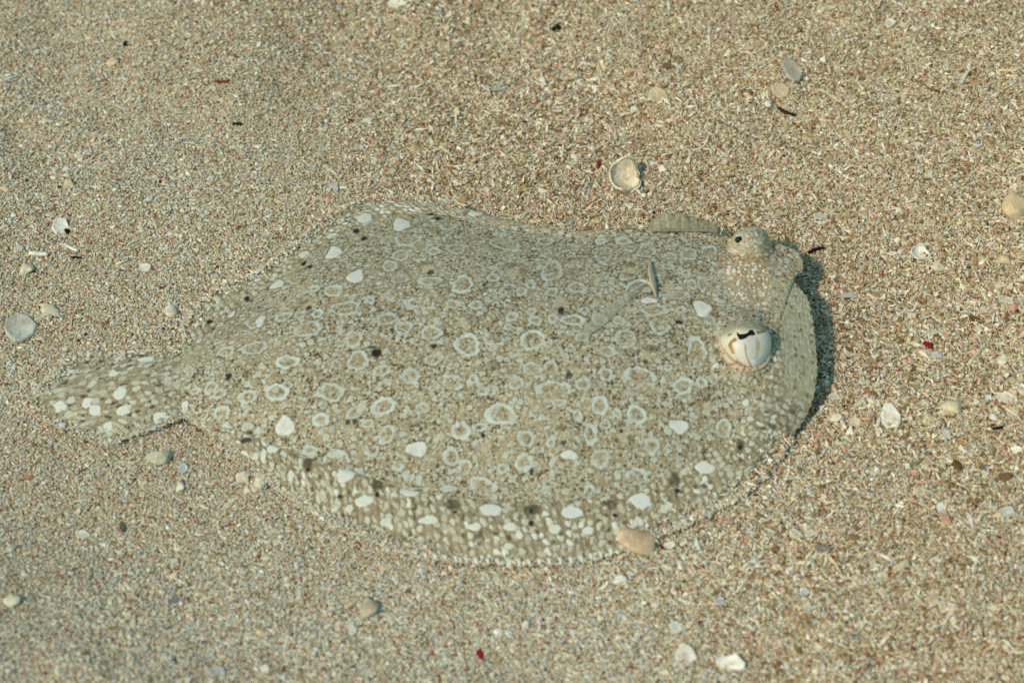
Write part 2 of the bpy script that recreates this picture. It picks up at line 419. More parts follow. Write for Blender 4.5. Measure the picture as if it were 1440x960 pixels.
def paint(X, Y):
    col, hgt = skin_ground(X, Y)
    n = len(X)
    for k, (px, py, r) in enumerate(STARS):
        cx, cy, RX, RY = _feat.setdefault(('s', k), locate(px, py, r, r * .8))
        i = near(X, Y, cx, cy, max(RX, RY) * 1.5)
        if not len(i): continue
        dx, dy = (X[i] - cx) / RX, (Y[i] - cy) / RY
        th = np.arctan2(dy, dx); rr = np.hypot(dx, dy) * (1 + .22 * np.cos(9 * th + k))
        m = sstep(1.1, .7, rr)
        col[i] = mix(col[i], rgb(.46, .40, .27), m * .75)
    for k, (px, py, rx, ry, kd) in enumerate(RINGS):
        cx, cy, RX, RY = _feat.setdefault(('r', k), locate(px, py, rx, ry))
        i = near(X, Y, cx, cy, max(RX, RY) * 1.5)
        if not len(i): continue
        dx, dy = (X[i] - cx) / RX, (Y[i] - cy) / RY
        th = np.arctan2(dy, dx)
        nl = 5 + k % 4
        wob = 1 + .035 * np.cos(nl * th + k * 1.7) + .08 * np.cos(2 * th + k) + .05 * np.cos(3 * th + 2.3 * k) + .02 * np.cos(11 * th + 3 * k)
        wob += .42 * (fbm(X[i] * .55, Y[i] * .55, 90 + k, 2) - .5)
        rr = np.hypot(dx, dy) * wob
        Rm = math.sqrt(RX * RY)
        w = min(.62, (1.4 if kd == 'b' else 1.2) / Rm)
        inside = sstep(1.0, .9, rr)
        if kd != 'c':
            col[i] = mix(col[i], TAN * (.95 + .25 * (vnoise(X[i] * 2.2, Y[i] * 2.2, 9) - .5))[:, None], inside * .28)
        band = sstep(1.06, .97, rr) * sstep(1 - w * 1.35, 1 - w * .55, rr)
        amp = {'o': .8, 'b': .97, 'f': .42, 'c': .62, 't': .85, 'u': .8}[kd]
        if kd == 'c':
            band = np.clip(band + .8 * sstep(.42, .25, np.abs(rr - .35)) * (np.cos(4 * th + k) > .1), 0, 1) * sstep(-.5, .1, np.cos((9 + k % 4) * th + k))
        elif kd == 't':
            band *= np.where(dy > -.25, 1, .55 * (np.cos(10 * th) > -.1))
        elif kd == 'u':
            band *= np.where(dy < .25, 1, .55 * (np.cos(10 * th) > -.1))
        else:
            band *= np.clip(.45 + .8 * vnoise(np.cos(th) * 1.6 + 20, np.sin(th) * 1.6 + k * 3.3, 12), 0, 1)
        out = sstep(1.03, 1.1, rr) * sstep(1.35, 1.12, rr) * (vnoise(th * 4 + 9, np.full_like(th, k * 2.1), 15) > .45)
        col[i] = mix(col[i], BROWN, out * .5)
        amp *= 1 if kd == 'b' else .80 + .3 * float(hash2(k, 7, 99))
        col[i] = mix(col[i], RINGC * (1.06 if kd == 'b' else 1.0), np.clip(band * amp, 0, 1))
        hgt[i] = np.maximum(hgt[i] * (1 - inside * .3), band * .25)
    for k, (px, py, rx, ry, s) in enumerate(DARKS):
        cx, cy, RX, RY = _feat.setdefault(('d', k), locate(px, py, rx, ry))
        i = near(X, Y, cx, cy, max(RX, RY) * 1.6)
        if not len(i): continue
        rr = np.hypot((X[i] - cx) / RX, (Y[i] - cy) / RY) * (1 + .9 * (fbm(X[i] * .9, Y[i] * .9, 120 + k, 2) - .5))
        m = sstep(1.15, .55, rr)
        col[i] = mix(col[i], DARK * 1.0 if s > .75 else BROWN * .8, m * s)
    for k, (px, py, rx, ry, s) in enumerate(SPOTS):
        cx, cy, RX, RY = _feat.setdefault(('w', k), locate(px, py, rx, ry))
        i = near(X, Y, cx, cy, max(RX, RY) * 1.5)
        if not len(i): continue
        rr = np.hypot((X[i] - cx) / RX, (Y[i] - cy) / RY)
        th = np.arctan2(Y[i] - cy, X[i] - cx)
        rr = rr * (1 + .12 * np.cos(3 * th + k) + .35 * (fbm(X[i] * .45, Y[i] * .45, 150 + k, 2) - .5))
        m = sstep(1.02, .88, rr)
        ol = sstep(1.0, 1.1, rr) * sstep(1.4, 1.12, rr)
        col[i] = mix(col[i], BROWN, ol * .4)
        tex = (.86 + .22 * fbm(X[i] * .7, Y[i] * .7, 170 + k, 3))[:, None]
        col[i] = mix(col[i], (WHITE if s > .75 else RINGC) * tex, m * min(1, s + .1) * (.8 + .2 * sstep(.3, .6, fbm(X[i] * .5, Y[i] * .5, 180 + k, 2))))
        hgt[i] = np.maximum(hgt[i], m * .4)
    return col, hgt

fish = bpy.data.objects.new('flounder', None)
C.objects.link(fish)
tag(fish, 'sandy flatfish with pale blue ring marks lying on the sand, eyes to the right', 'fish')

_k14 = int(np.searchsorted(STN, 13.9))
_ey, _exx = EB[_k14:, 1][::1] * 1000, EB[_k14:, 0] * 1000
_yo = np.argsort(_ey); _ey, _exx = _ey[_yo], _exx[_yo]
def front_rays(X, Y, col):
    """fine greenish rays with ochre dots along the front border, on head and fin alike"""
    d = np.interp(Y, _ey, _exx) - X
    ylo, yhi = p2w(1138, 580, .005)[1] * 1000, p2w(1120, 400, .012)[1] * 1000
    wob = 1.6 * (fbm(X * .16, Y * .16, 353, 2) - .5)
    w = sstep(17.5, 11, d + wob * 2) * sstep(ylo - 3, ylo + 9, Y + wob * 3) * sstep(yhi + 1.5, yhi - 3, Y - wob)
    vv = (d + wob * .6) / 1.55; uu = Y / 1.75 + .5 * (vnoise(X * .5, Y * .5, 352) - .5)
    f = np.abs(vv - np.floor(vv) - .5)
    c2 = np.tile(rgb(.39, .385, .26), (len(X), 1)) * (.82 + .36 * fbm(X / 3, Y / 3, 351, 3))[:, None]
    c2 = mix(c2, rgb(.47, .53, .43), sstep(.26, .42, f) * (.1 + .7 * vnoise(X * .7, Y * .9, 354)))
    d1, d2, d3, ci, cj = cells(uu, vv, 333, .45)
    c2 = mix(c2, rgb(.32, .23, .075), sstep(.36, .2, d1) * (hash2(ci, cj, 334) < .72) * (.35 + .5 * hash2(ci, cj, 335)))
    c2 = mix(c2, rgb(.55, .58, .50), sstep(.3, .18, d1) * (hash2(ci, cj, 334) > .86) * .8)
    g1, g2, g3, gi, gj = cells(uu * .38, vv * .4, 340, .8)
    c2 = mix(c2, rgb(.15, .09, .03), sstep(.26, .12, g1) * (hash2(gi, gj, 341) < .7) * .95)
    sk, _ = skin_ground(X, Y)
    c2 = c2 * .68 + sk * .32
    return col * (1 - w[:, None]) + c2 * w[:, None]

def head_marks(X, Y, col, hgt, pxx, pyy):
    """white bumps and rust dots round the eyes"""
    hx, hy, _, _ = locate(1052, 396, 30, 30)
    w = np.exp(-(((X - hx) / 10) ** 2 + ((Y - hy) / 16) ** 2) ** 1.5)
    w2 = sstep(.25, .6, w)
    d1, d2, d3, ci, cj = cells(X / 2.2, Y / 2.2, 200)
    R = .16 + .26 * hash2(ci, cj, 203)
    m = sstep(R, R * .8, d1) * (hash2(ci, cj, 204) < .85) * w2
    col = mix(col, rgb(.52, .38, .22), w2 * .5)
    o1, o2, o3, oi, oj = cells(X / 1.7 + .4, Y / 2.1, 210)
    ex, ey, _, _ = locate(1042, 366, 20, 20)
    wo = np.exp(-(((X - ex) / 9) ** 2 + ((Y - ey) / 11) ** 2) ** 1.5)
    mo = sstep(.34, .22, o1) * (hash2(oi, oj, 211) < .75) * sstep(.15, .5, wo)
    col = mix(col, rgb(.42, .17, .05), mo * .85)
    col = mix(col, rgb(.72, .70, .62), m * .9)
    return col, np.maximum(hgt, m * .45)

def build_body():
    P = BT.copy()
    X, Y = P[..., 0].ravel() * 1000, P[..., 1].ravel() * 1000
    col, hgt = paint(X, Y)
    col = front_rays(X, Y, col)
    col, hgt = head_marks(X, Y, col, hgt, BPX, BPY)
    tt = np.linspace(0, 1, NT)[None]
    P[..., 2] += (hgt / 1000).reshape(NS, NT) * sstep(0, .02, tt) * sstep(1, .98, tt)
    V = P.reshape(-1, 3)
    F = gridfaces(NS, NT)
    # underside, coarse across, closed along both folds
    nb = 9
    t = np.linspace(0, 1, nb)[None, :, None]
    B = FB[:, None] * (1 - t) + FT[:, None] * t
    dep = np.interp(STN, [0, 2, 10, 14, 17, 19], [.002, .004, .006, .010, .007, .001])
    B[..., 2] -= dep[:, None] * np.sin(np.pi * t[..., 0]) ** .35
    B[..., 2] = np.maximum(B[..., 2], -.002)
    off = len(V)
    Vb = B[:, 1:-1].reshape(-1, 3)
    m = nb - 2
    Fb = gridfaces(NS, m, off)[:, ::-1]
    i = np.arange(NS - 1)
    s1 = np.stack([i * NT, off + i * m, off + (i + 1) * m, (i + 1) * NT], 1)
    s2 = np.stack([i * NT + NT - 1, (i + 1) * NT + NT - 1, off + (i + 1) * m + m - 1, off + i * m + m - 1], 1)
    V = np.concatenate([V, Vb]); F = np.concatenate([F, Fb, s1, s2])
    col = np.concatenate([col, np.tile(rgb(.5, .45, .36), (len(Vb), 1))])
    return make_mesh('body', V, F.astype(np.int32), M_SKIN, fish, col, smooth=np.arange(len(F)) < (NS - 1) * (NT - 1))
body = build_body()

def fin_paint(U, v, seed, X, Y, head=None):
    """pale rounded patches in rows along the rays; U counts rays, v runs 0 at the fold to 1 at the edge"""
    n = len(U)
    col = np.tile(rgb(.33, .265, .165), (n, 1)) * (.70 + .6 * fbm(X / 5, Y / 5, seed, 3))[:, None]
    sk, _ = skin_ground(X, Y)
    col = col * .6 + sk * .4
    fu = U - np.floor(U)
    Wv = v * 7.0 + .35 * np.floor(U) % 1 + .6 * (vnoise(U * .23, v * 2, seed + 5) - .5)
    d1, d2, d3, ci, cj = cells(U + .5 * (vnoise(X * .7, Y * .7, seed) - .5), Wv + .5 * (vnoise(X * .7, Y * .7, seed + 1) - .5), seed + 7, .55)
    hh = hash2(ci, cj, seed + 9)
    R = .30 + .24 * hash2(ci, cj, seed + 10)
    pres = hh < .9
    m = sstep(R, R * .78, d1) * pres
    edge = sstep(.6, 1.0, v)
    tone = .35 + .6 * hash2(ci, cj, seed + 11)
    line = sstep(.14, .02, np.minimum(fu, 1 - fu))
    col = mix(col, BROWN * 1.0, line * .55)
    ol = sstep(R, R * 1.1, d1) * sstep(R * 1.6, R * 1.15, d1) * pres
    col = mix(col, BROWN, ol * .35)
    col = mix(col, PALE * 1.25, m * tone * (1 - .35 * edge))
    big = m * (hash2(ci, cj, seed + 12) > .86)
    col = mix(col, rgb(.66, .67, .60), big)
    # small dark freckles between the rays
    f1, f2, f3, fi, fj = cells(U * .55 + .3, Wv * .55, seed + 20, .9)
    fm = sstep(.22, .1, f1) * (hash2(fi, fj, seed + 21) < .6)
    col = mix(col, BROWN * .6, fm * .75)
    hgt = m * .22 + .12 * np.sin(np.pi * fu)
    return col, hgt

def fin_mesh(name, inner, outer, seed, pitch, extra=None, nv=56, thick=.0005, paintfix=None, lastrow=0.0):
    nu = len(inner)
    v = np.linspace(0, 1, nv)
    P = inner[:, None] * (1 - v)[None, :, None] + outer[:, None] * v[None, :, None]
    mid = (inner + outer) / 2
    L = np.concatenate([[0], np.cumsum(np.linalg.norm(np.diff(mid, axis=0), axis=1))])
    U = np.repeat(L / pitch, nv)
    VV = np.tile(v, nu)
    X, Y = P[..., 0].ravel() * 1000, P[..., 1].ravel() * 1000
    col, hgt = fin_paint(U, VV, seed, X, Y)
    if extra: col, hgt = extra(col, hgt, X, Y, U, VV)
    # outer border runs in and out with the ray ends
    sc = (.0007 * np.abs(np.sin(np.pi * L / pitch)))[:, None] * (v[None] ** 6)
    d = outer - inner; d /= np.linalg.norm(d, axis=1)[:, None] + 1e-9
    P -= d[:, None] * sc[..., None]
    P[..., 2] += (hgt / 1000).reshape(nu, nv) * (1 - .3 * v)[None] * sstep(0, .08, v)[None]
    P[..., 2] += .0010 * np.sin(np.pi * v)[None] * (1 + .7 * np.sin(L / .017))[:, None] * (np.linalg.norm(outer - inner, axis=1) / .03).clip(0, 1)[:, None]
    V = P.reshape(-1, 3)
    n = len(V)
    lo = V.copy(); lo[:, 2] -= thick
    F = gridfaces(nu, nv)
    Fl = F[:, ::-1] + n
    i = np.arange(nu - 1); j = np.arange(nv - 1)
    e = nv - 1
    side = [np.stack([i * nv, i * nv + n, (i + 1) * nv + n, (i + 1) * nv], 1),
            np.stack([i * nv + e, (i + 1) * nv + e, (i + 1) * nv + e + n, i * nv + e + n], 1),
            np.stack([j, j + 1, j + 1 + n, j + n], 1),
            np.stack([(nu - 1) * nv + j, (nu - 1) * nv + j + n, (nu - 1) * nv + j + 1 + n, (nu - 1) * nv + j + 1], 1)]
    V = np.concatenate([V, lo]); F = np.concatenate([F, Fl] + side).astype(np.int32)
    col = np.concatenate([col, col * .8])
    return make_mesh(name, V, F, M_FIN, fish, col, smooth=np.arange(len(F)) < 2 * (nu - 1) * (nv - 1))

FINDARK = [(433,650,7,10,.74),(433,662,4,4,1),(387,655,3,3,.8),(346,620,8,5,.8),(531,682,9,13,.74),(530.5,695,4,4,1),(478,698,4,3,.8),(636,709,12,9,.74),(640,723,4,4,1),
 (747,718,13,10,.74),(747,720,3,4,.9),(747,737,4,4,1),(859,710,9,9,.74),(865,725,4,4,1),(949,675,8,12,.74),(952,692,4,4,1),(1040,628,6,13,.7),(1041,631,3,4,1),
 (583,718,4,3,.7),(672,755,6,4,.6),(715,757,5,4,.5),(778,763,4,4,.6),(810,760,4,4,.6),(990,685,6,4,.6),(1085,600,9,4,.6),(1105,545,5,9,.6),(1115,580,4,4,.6),(980,714,6,5,.5),
 (502,325,5,4,1),(513,335,5,3,1),(427,371,5,4,1),(435,376,5,3,1),(605,301,5,3,.9),(616,308,5,3,1),(446,345,4,2,.6),(295,454,5,3,1),(469,317,4,2,.6),(347,420,4,3,.9)]
FINWHITE = [(384,632,9,8,1),(486,669,12,10,1),(577,692,14,9,1),(690,718,15,9,1),(805,722,16,9,1),(902,705,14,11,1),(991,659,13,10,1),(512,706,12,7,.8),(542,735,8,6,.6),
 (470,716,6,6,.7),(492,715,6,6,.7),(603,733,13,6,.8),(669,743,8,6,.8),(716,743,9,6,.8),(780,745,8,8,.8),(827,747,7,6,.8),(716,771,7,5,.7),(935,717,6,7,.6),(898,735,7,8,.5),
 (360,644,4,7,.7),(371,641,4,8,.7),(409,670,5,9,.6),(513,308,12,7,.55),(469,332,9,6,.5),(428,358,9,6,.5),(668,303,12,4,.7),(565,316,12,9,1),(470,355,11,8,1)]

def fin_marks(Pfin_px):
    """marks on a fin given by photo pixels: found on the fin's own surface"""
    pts, qx, qy = Pfin_px
    def at(px, py): 
        k = np.argmin((qx - px) ** 2 + (qy - py) ** 2)
        return pts[k], (qx[k] - px) ** 2 + (qy[k] - py) ** 2
    def f(col, hgt, X, Y, U, VV):
        for kk, (lst, white) in enumerate(((FINDARK, 0), (FINWHITE, 1))):
            for k, (px, py, rx, ry, s) in enumerate(lst):
                c, e = at(px, py)
                if e > 12: continue
                a, _ = at(px, py - ry); b, _ = at(px, py + ry)
                cx, cy = c[0] * 1000, c[1] * 1000
                RX, RY = rx * MM * 1000, np.clip(abs(a[1] - b[1]) * 500, ry * MM * 700, ry * MM * 1700)
                i = near(X, Y, cx, cy, max(RX, RY) * 1.6)
                if not len(i): continue
                rr = np.hypot((X[i] - cx) / RX, (Y[i] - cy) / RY) * (1 + .45 * (fbm(X[i] * .5, Y[i] * .5, 300 + k + 60 * kk, 2) - .5))
                if white:
                    col[i] = mix(col[i], BROWN, sstep(1.0, 1.1, rr) * sstep(1.4, 1.12, rr) * .4)
                    m = sstep(1.02, .86, rr)
                    col[i] = mix(col[i], WHITE if s > .9 else rgb(.64, .66, .58), m * min(1, s + .15)); hgt[i] = np.maximum(hgt[i], m * .45)
                else:
                    col[i] = mix(col[i], DARK if s > .75 else BROWN * .45, sstep(1.15, .6, rr) * min(1, s + .1))
        return col, hgt
    return f

def grid_px(inner, outer, nv=30):
    v = np.linspace(0, 1, nv)
    P = (inner[:, None] * (1 - v)[None, :, None] + outer[:, None] * v[None, :, None]).reshape(-1, 3)
    qx, qy = w2p(P)
    return P, qx, qy

def dorsal_extra(col, hgt, X, Y, U, VV):
    col, hgt = fin_marks(grid_px(FB, EB))(col, hgt, X, Y, U, VV)
    return front_rays(X, Y, col), hgt

dorsal = fin_mesh('dorsal_fin', FB, EB, 400, .0030, dorsal_extra, nv=64)
def anal_extra(col, hgt, X, Y, U, VV):
    c2, h2 = skin_ground(X, Y)
    w = np.repeat(sstep(6.5, 9.0, STN), len(U) // NS)
    col = col * (1 - w[:, None]) + c2 * w[:, None]
    return fin_marks(grid_px(FT, ET))(col, hgt * (1 - w) + h2 * w, X, Y, U, VV)
anal = fin_mesh('anal_fin', FT, ET, 500, .0030, anal_extra, nv=28)
# the far rim rolls down to the sand behind the crest
k15 = int(np.searchsorted(STN, 15.5))
rim = ET[:k15].copy()
low = rim.copy()
_tp = sstep(15.5, 13.0, STN[:k15])
low[:, 1] += (.003 + .35 * rim[:, 2]) * _tp; low[:, 2] = rim[:, 2] * (1 - _tp) - .001
far_rim = fin_mesh('anal_fin_margin', rim, low, 520, .0030, lambda c, h, X, Y, U, V: skin_ground(X, Y), nv=10)

def build_tail():
    nu, nv = 200, 260
    base = FB[0] * 1.0
    a = np.linspace(0, 1, nu)
    col0 = BT[0]                                           # the body's own last column, near to far
    ta = np.linspace(0, 1, NT)
    B = np.stack([np.interp(a, ta, col0[:, k]) for k in range(3)], 1)
    dist = [(150,626,.7),(115,614,.9),(85,603,1.0),(56,588,1.1),(45,566,1.2),(52,548,1.2),(73,530,1.1),(84,518,1.0),(97,504,.8)]
    Dp = np.array([p2w(x, y, z / 1000) for x, y, z in dist])
    D, _ = crom(Dp, nu)
    B = B + np.array([.004, 0, -.0006])
    v = np.linspace(0, 1, nv)
    P = B[:, None] * (1 - v)[None, :, None] + D[:, None] * v[None, :, None]
    rays = 17
    U = np.repeat(a * rays, nv); VV = np.tile(v, nu)
    X, Y = P[..., 0].ravel() * 1000, P[..., 1].ravel() * 1000
    sk, _ = skin_ground(X, Y)
    col = np.tile(rgb(.36, .31, .20), (nu * nv, 1)) * (.7 + .6 * fbm(X / 4, Y / 4, 601, 3))[:, None] * .5 + sk * .5
    wv = sstep(.35, .02, VV)
    fu = U - np.floor(U)
    d1, d2, d3, ci, cj = cells(U * .8, VV * 15, 610, .6)
    R = .30 + .2 * hash2(ci, cj, 612)
    pres = hash2(ci, cj, 611) < .6
    m = sstep(R, R * .8, d1 * (1 + .6 * (vnoise(X * .9, Y * .9, 614) - .5))) * pres
    line = sstep(.12, .0, np.minimum(fu, 1 - fu))
    col = mix(col, BROWN * 1.0, line * .65)
    f1, f2, f3, fi, fj = cells(U * .6 + .3, VV * 8, 620, .9)
    fm = sstep(.24, .12, f1 * (1 + .8 * (vnoise(X, Y, 622) - .5))) * (hash2(fi, fj, 621) < .75)
    col = mix(col, BROWN * .5, fm * .85)
    col = col * (1 - wv[:, None]) + sk * wv[:, None]
    col = mix(col, PALE * 1.2, m * (.4 + .6 * hash2(ci, cj, 613)) * (1 - .3 * wv))
    # the outer rays end in long pale streaks
    s1, s2, s3, si, sj = cells(U * .95, VV * 5, 630, .7)
    sm = sstep(.36, .22, np.abs((U * .95) - (si + .5))) * sstep(.72, .85, VV) * (hash2(si, sj, 632) < .6)
    col = mix(col, rgb(.60, .62, .53), sm * .7)
    for q, (px, py, rx, ry) in enumerate([(168,555,9,8),(84,573,9,7),(121,567,7,7),(150,602,7,6),(227,588,11,7),(205,506,11,5),(168,505,9,4),(160,527,6,5),(137,579,8,6),(172,580,9,5),(112,505,14,3),(93,523,12,2),(166,621,14,3)]):
        Pp = P.reshape(-1, 3); gx, gy = w2p(Pp[::7]); k = np.argmin((gx - px) ** 2 + (gy - py) ** 2); c = Pp[::7][k] * 1000
        rr = np.hypot((X - c[0]) / (rx * MM * 1000), (Y - c[1]) / (ry * MM * 1300))
        m2 = sstep(1.05, .85, rr * (1 + .4 * (vnoise(X * .6, Y * .6, 640 + q) - .5)))
        col = mix(col, rgb(.66, .68, .61), m2); m = np.maximum(m, m2)
    hgt = m * .22 + .14 * np.sin(np.pi * fu) * sstep(.1, .5, VV)
    notch = (.0022 * np.abs(np.sin(np.pi * a * rays)))[:, None] * v[None] ** 8
    d = D - B; d /= np.linalg.norm(d, axis=1)[:, None]
    P -= d[:, None] * notch[..., None]
    P[..., 2] += (hgt / 1000).reshape(nu, nv) + .0012 * np.sin(np.pi * v)[None] * np.sin(np.pi * a)[:, None]
    V = P.reshape(-1, 3); n = len(V)
    lo = V.copy(); lo[:, 2] -= .0006
    F = gridfaces(nu, nv); i = np.arange(nu - 1); j = np.arange(nv - 1); e = nv - 1
    side = [np.stack([i * nv, i * nv + n, (i + 1) * nv + n, (i + 1) * nv], 1),
            np.stack([i * nv + e, (i + 1) * nv + e, (i + 1) * nv + e + n, i * nv + e + n], 1),
            np.stack([j, j + 1, j + 1 + n, j + n], 1),
            np.stack([(nu - 1) * nv + j, (nu - 1) * nv + j + n, (nu - 1) * nv + j + 1 + n, (nu - 1) * nv + j + 1], 1)]
    make_mesh('tail_fin', np.concatenate([V, lo]), np.concatenate([F, F[:, ::-1] + n] + side).astype(np.int32)[:, ::-1], M_FIN, fish,
              np.concatenate([col, col * .8]), smooth=np.arange(2 * len(F) + sum(map(len, side))) < 2 * len(F))
    return np.concatenate([B, D])
TAILPTS = build_tail()

# free ray ends along the near fin border
def spike(name, base, tip, w, mat, parent, col):
    b, t = np.asarray(base), np.asarray(tip)
    d = (t - b) / np.linalg.norm(t - b)
    s = np.cross(d, [0, 0, 1.0]); s /= np.linalg.norm(s)
    u = np.cross(s, d)
    V = []
    for f, r in ((0, 1), (.4, .68), (.8, .25)):
        p = b + (t - b) * f
        for q in range(6):
            an = q * math.pi / 3
            V.append(p + w * r * (s * math.cos(an) + u * .45 * math.sin(an)))
    V.append(t); V.append(b)
    F = []
    for r in range(2):
        for q in range(6): F.append((r * 6 + q, r * 6 + (q + 1) % 6, r * 6 + 6 + (q + 1) % 6, r * 6 + 6 + q))
    for q in range(6): F.append((12 + q, 12 + (q + 1) % 6, 18)); F.append(((q + 1) % 6, q, 19))
    return make_mesh(name, V, F, mat, parent, np.tile(np.asarray(col), (len(V), 1)), smooth=True)

_bx, _by = w2p(EB)
xs = 585.0
while xs < 1010:
    k = int(np.argmin(np.abs(_bx - xs)))
    o = (EB[k] - FB[k]); o[2] = 0; o /= np.linalg.norm(o)
    ln = .0034 * (.8 + .4 * random.random()) * (1 if 640 < xs < 870 else .75)
    b = EB[k] - o * .0012; b[2] += .0013
    t = b + o * ln; t[2] = b[2] - .0002
    spike('ray_tip', b, t, .0011, M_FIN, dorsal, rgb(.66, .65, .56))
    xs += 14.8 + random.uniform(-1.2, 1.2)

# ------------------------------------------------------------------ eyes
def poly_mask(u, v, poly, soft):
    """soft inside mask of a polygon"""
    p = np.array(poly, float); q = np.roll(p, -1, 0)
    ins = np.zeros(len(u), bool); dm = np.full(len(u), 1e9)
    for a, b in zip(p, q):
        c = ((a[1] > v) != (b[1] > v))
        xi = (b[0] - a[0]) * (v - a[1]) / (b[1] - a[1] + 1e-12) + a[0]
        ins ^= c & (u < xi)
        e = b - a; t = np.clip(((u - a[0]) * e[0] + (v - a[1]) * e[1]) / (e @ e + 1e-12), 0, 1)
        dm = np.minimum(dm, np.hypot(u - a[0] - t * e[0], v - a[1] - t * e[1]))
    return sstep(-soft, soft, np.where(ins, dm, -dm))

def build_eye():
    # marks are given on the eye's own chart: 960 units across the two eyelids, gaze axis towards the viewer side
    n, m = 170, 130
    c = p2w(1049, 489, .0195)
    R = np.array([.0098, .0098, .0098])
    gz = -(c - CAM) / np.linalg.norm(CAM - c)               # gaze
    r0 = RIGHT; u0 = np.cross(gz, r0); u0 = u0 / np.linalg.norm(u0)
    th = np.linspace(0, 2 * np.pi, n, endpoint=False); ph = np.linspace(0, np.pi * .62, m)
    PH, TH = np.meshgrid(ph, th, indexing='ij')
    A, B, G = np.sin(PH) * np.cos(TH), np.sin(PH) * np.sin(TH), np.cos(PH)
    # a little pear-shaped: narrow below, broad above
    A2 = A * (1 + .20 * B) - .03 + .16 * np.maximum(0, -B); B2 = B * 1.02
    P = c + R[0] * (A2[..., None] * r0 + B2[..., None] * u0 + G[..., None] * gz * 1.0)
    U = (A2.ravel() * .0098 / MM + 1049 - 1000) * 8; W = (489 - B2.ravel() * .0098 / MM - 420) * 8
    W = W - 12
    col = np.tile(rgb(.60, .55, .44), (len(U), 1)) * (.92 + .16 * vnoise(U / 30, W / 60, 3))[:, None]
    def put(poly, cc, s=9, a=1.0):
        nonlocal col
        wob = 10 * (vnoise(U / 35, W / 35, 8) - .5)
        col = mix(col, rgb(*cc), poly_mask(U + wob, W + wob, poly, s) * a)
    put([(120,220),(660,220),(660,330),(480,300),(330,330),(250,360),(120,420)], (.34,.33,.24), 20)
    for k in range(7):
        put([(160 + 20*k, 300 - 12*k), (400, 245 + 10*k), (640, 290 + 6*k), (640, 297 + 6*k), (400, 254 + 10*k), (165 + 20*k, 309 - 12*k)], (.20,.18,.10) if k % 2 else (.50,.47,.36), 5, .6)
    put([(240,500),(300,440),(390,470),(400,620),(470,780),(400,740),(300,640),(255,600)], (.62,.58,.52), 14)
    put([(395,430),(500,420),(520,560),(500,660),(440,670),(400,600)], (.53,.52,.49), 12)
    put([(510,390),(615,380),(650,470),(600,640),(520,690),(500,600)], (.62,.59,.54), 14)
    put([(480,660),(560,640),(660,560),(655,700),(560,780),(470,770)], (.46,.51,.54), 16)
    put([(440,680),(500,660),(480,780),(455,760)], (.68,.66,.62), 8)
    put([(195,500),(215,470),(265,430),(298,445),(290,475),(255,480),(240,500),(262,560),(270,610),(240,600),(215,550)], (.26,.14,.045), 8)
    put([(220,520),(240,525),(268,580),(266,608),(240,590)], (.50,.26,.07), 7)
    put([(190,390),(240,375),(230,405),(195,420)], (.24,.16,.08), 8)
    put([(500,360),(610,335),(615,370),(520,395)], (.24,.14,.05), 6)
    put([(508,470),(540,460),(545,560),(515,570)], (.52,.33,.12), 9)
    put([(370,480),(395,520),(400,620),(440,700),(465,745),(440,740),(385,630)], (.33,.22,.12), 7, .9)
    put([(275,640),(330,690),(420,750),(400,760),(300,700)], (.42,.30,.2), 8, .9)
    put([(500,430),(520,425),(530,600),(505,690),(495,640)], (.42,.36,.30), 8, .8)
    put([(285,360),(300,350),(330,385),(400,365),(435,330),(480,340),(505,388),(495,400),(470,350),(440,345),(410,380),(330,400)], (.74,.66,.44), 5)
    V = P.reshape(-1, 3)
    a = np.arange(m - 1)[:, None] * n; b = np.arange(n)[None]; b2 = (np.arange(n)[None] + 1) % n
    F = np.stack([a + b, a + n + b, a + n + b2, a + b2], -1).reshape(-1, 4)
    e = make_mesh('eye', V, F, M_EYE, fish, col, smooth=True)
    e['label'] = 'large white and amber eye'
    # pupil: a bowed black slit with two lobes, following the eyeball
    poly = [(290,365),(320,390),(350,391),(385,385),(410,375),(425,355),(440,341),(470,350),(496,390),(470,405),(430,405),(400,425),(370,442),(340,450),(320,450),(297,408)]
    bm = bmesh.new(); ring = []
    def chart(u, w, lift):
        w = w + 12
        a2 = ((u / 8 + 1000) - 1049) * MM / .0098; b2_ = (489 - (w / 8 + 420)) * MM / .0098
        bb = b2_ / 1.02; aa = (a2 + .03) / (1 + .20 * bb)
        g = math.sqrt(max(0, 1 - aa * aa - bb * bb))
        return c + (.0098) * (a2 * r0 + b2_ * u0 + g * gz) + gz * lift
    top = [bm.verts.new(chart(u, w, .00025)) for u, w in poly]
    bot = [bm.verts.new(chart(u, w, -.0008)) for u, w in poly]
    ctr = [bm.verts.new(chart(u, w, .0003)) for u, w in ((335, 420), (400, 398), (450, 378))]
    f = bm.faces.new(top); bmesh.ops.triangulate(bm, faces=[f])
    for v_ in ctr: bm.verts.remove(v_)
    k = len(poly)
    for i in range(k): bm.faces.new((top[i], bot[i], bot[(i + 1) % k], top[(i + 1) % k]))
    bmesh.ops.recalc_face_normals(bm, faces=bm.faces)
    me = bpy.data.meshes.new('pupil'); bm.to_mesh(me); bm.free(); me.materials.append(M_PUPIL)
    o = bpy.data.objects.new('pupil', me); C.objects.link(o); o.parent = e
    # upper lid: a fold of speckled skin drawn over the top of the eyeball
    ni, nj = 90, 22
    V, cl = [], []
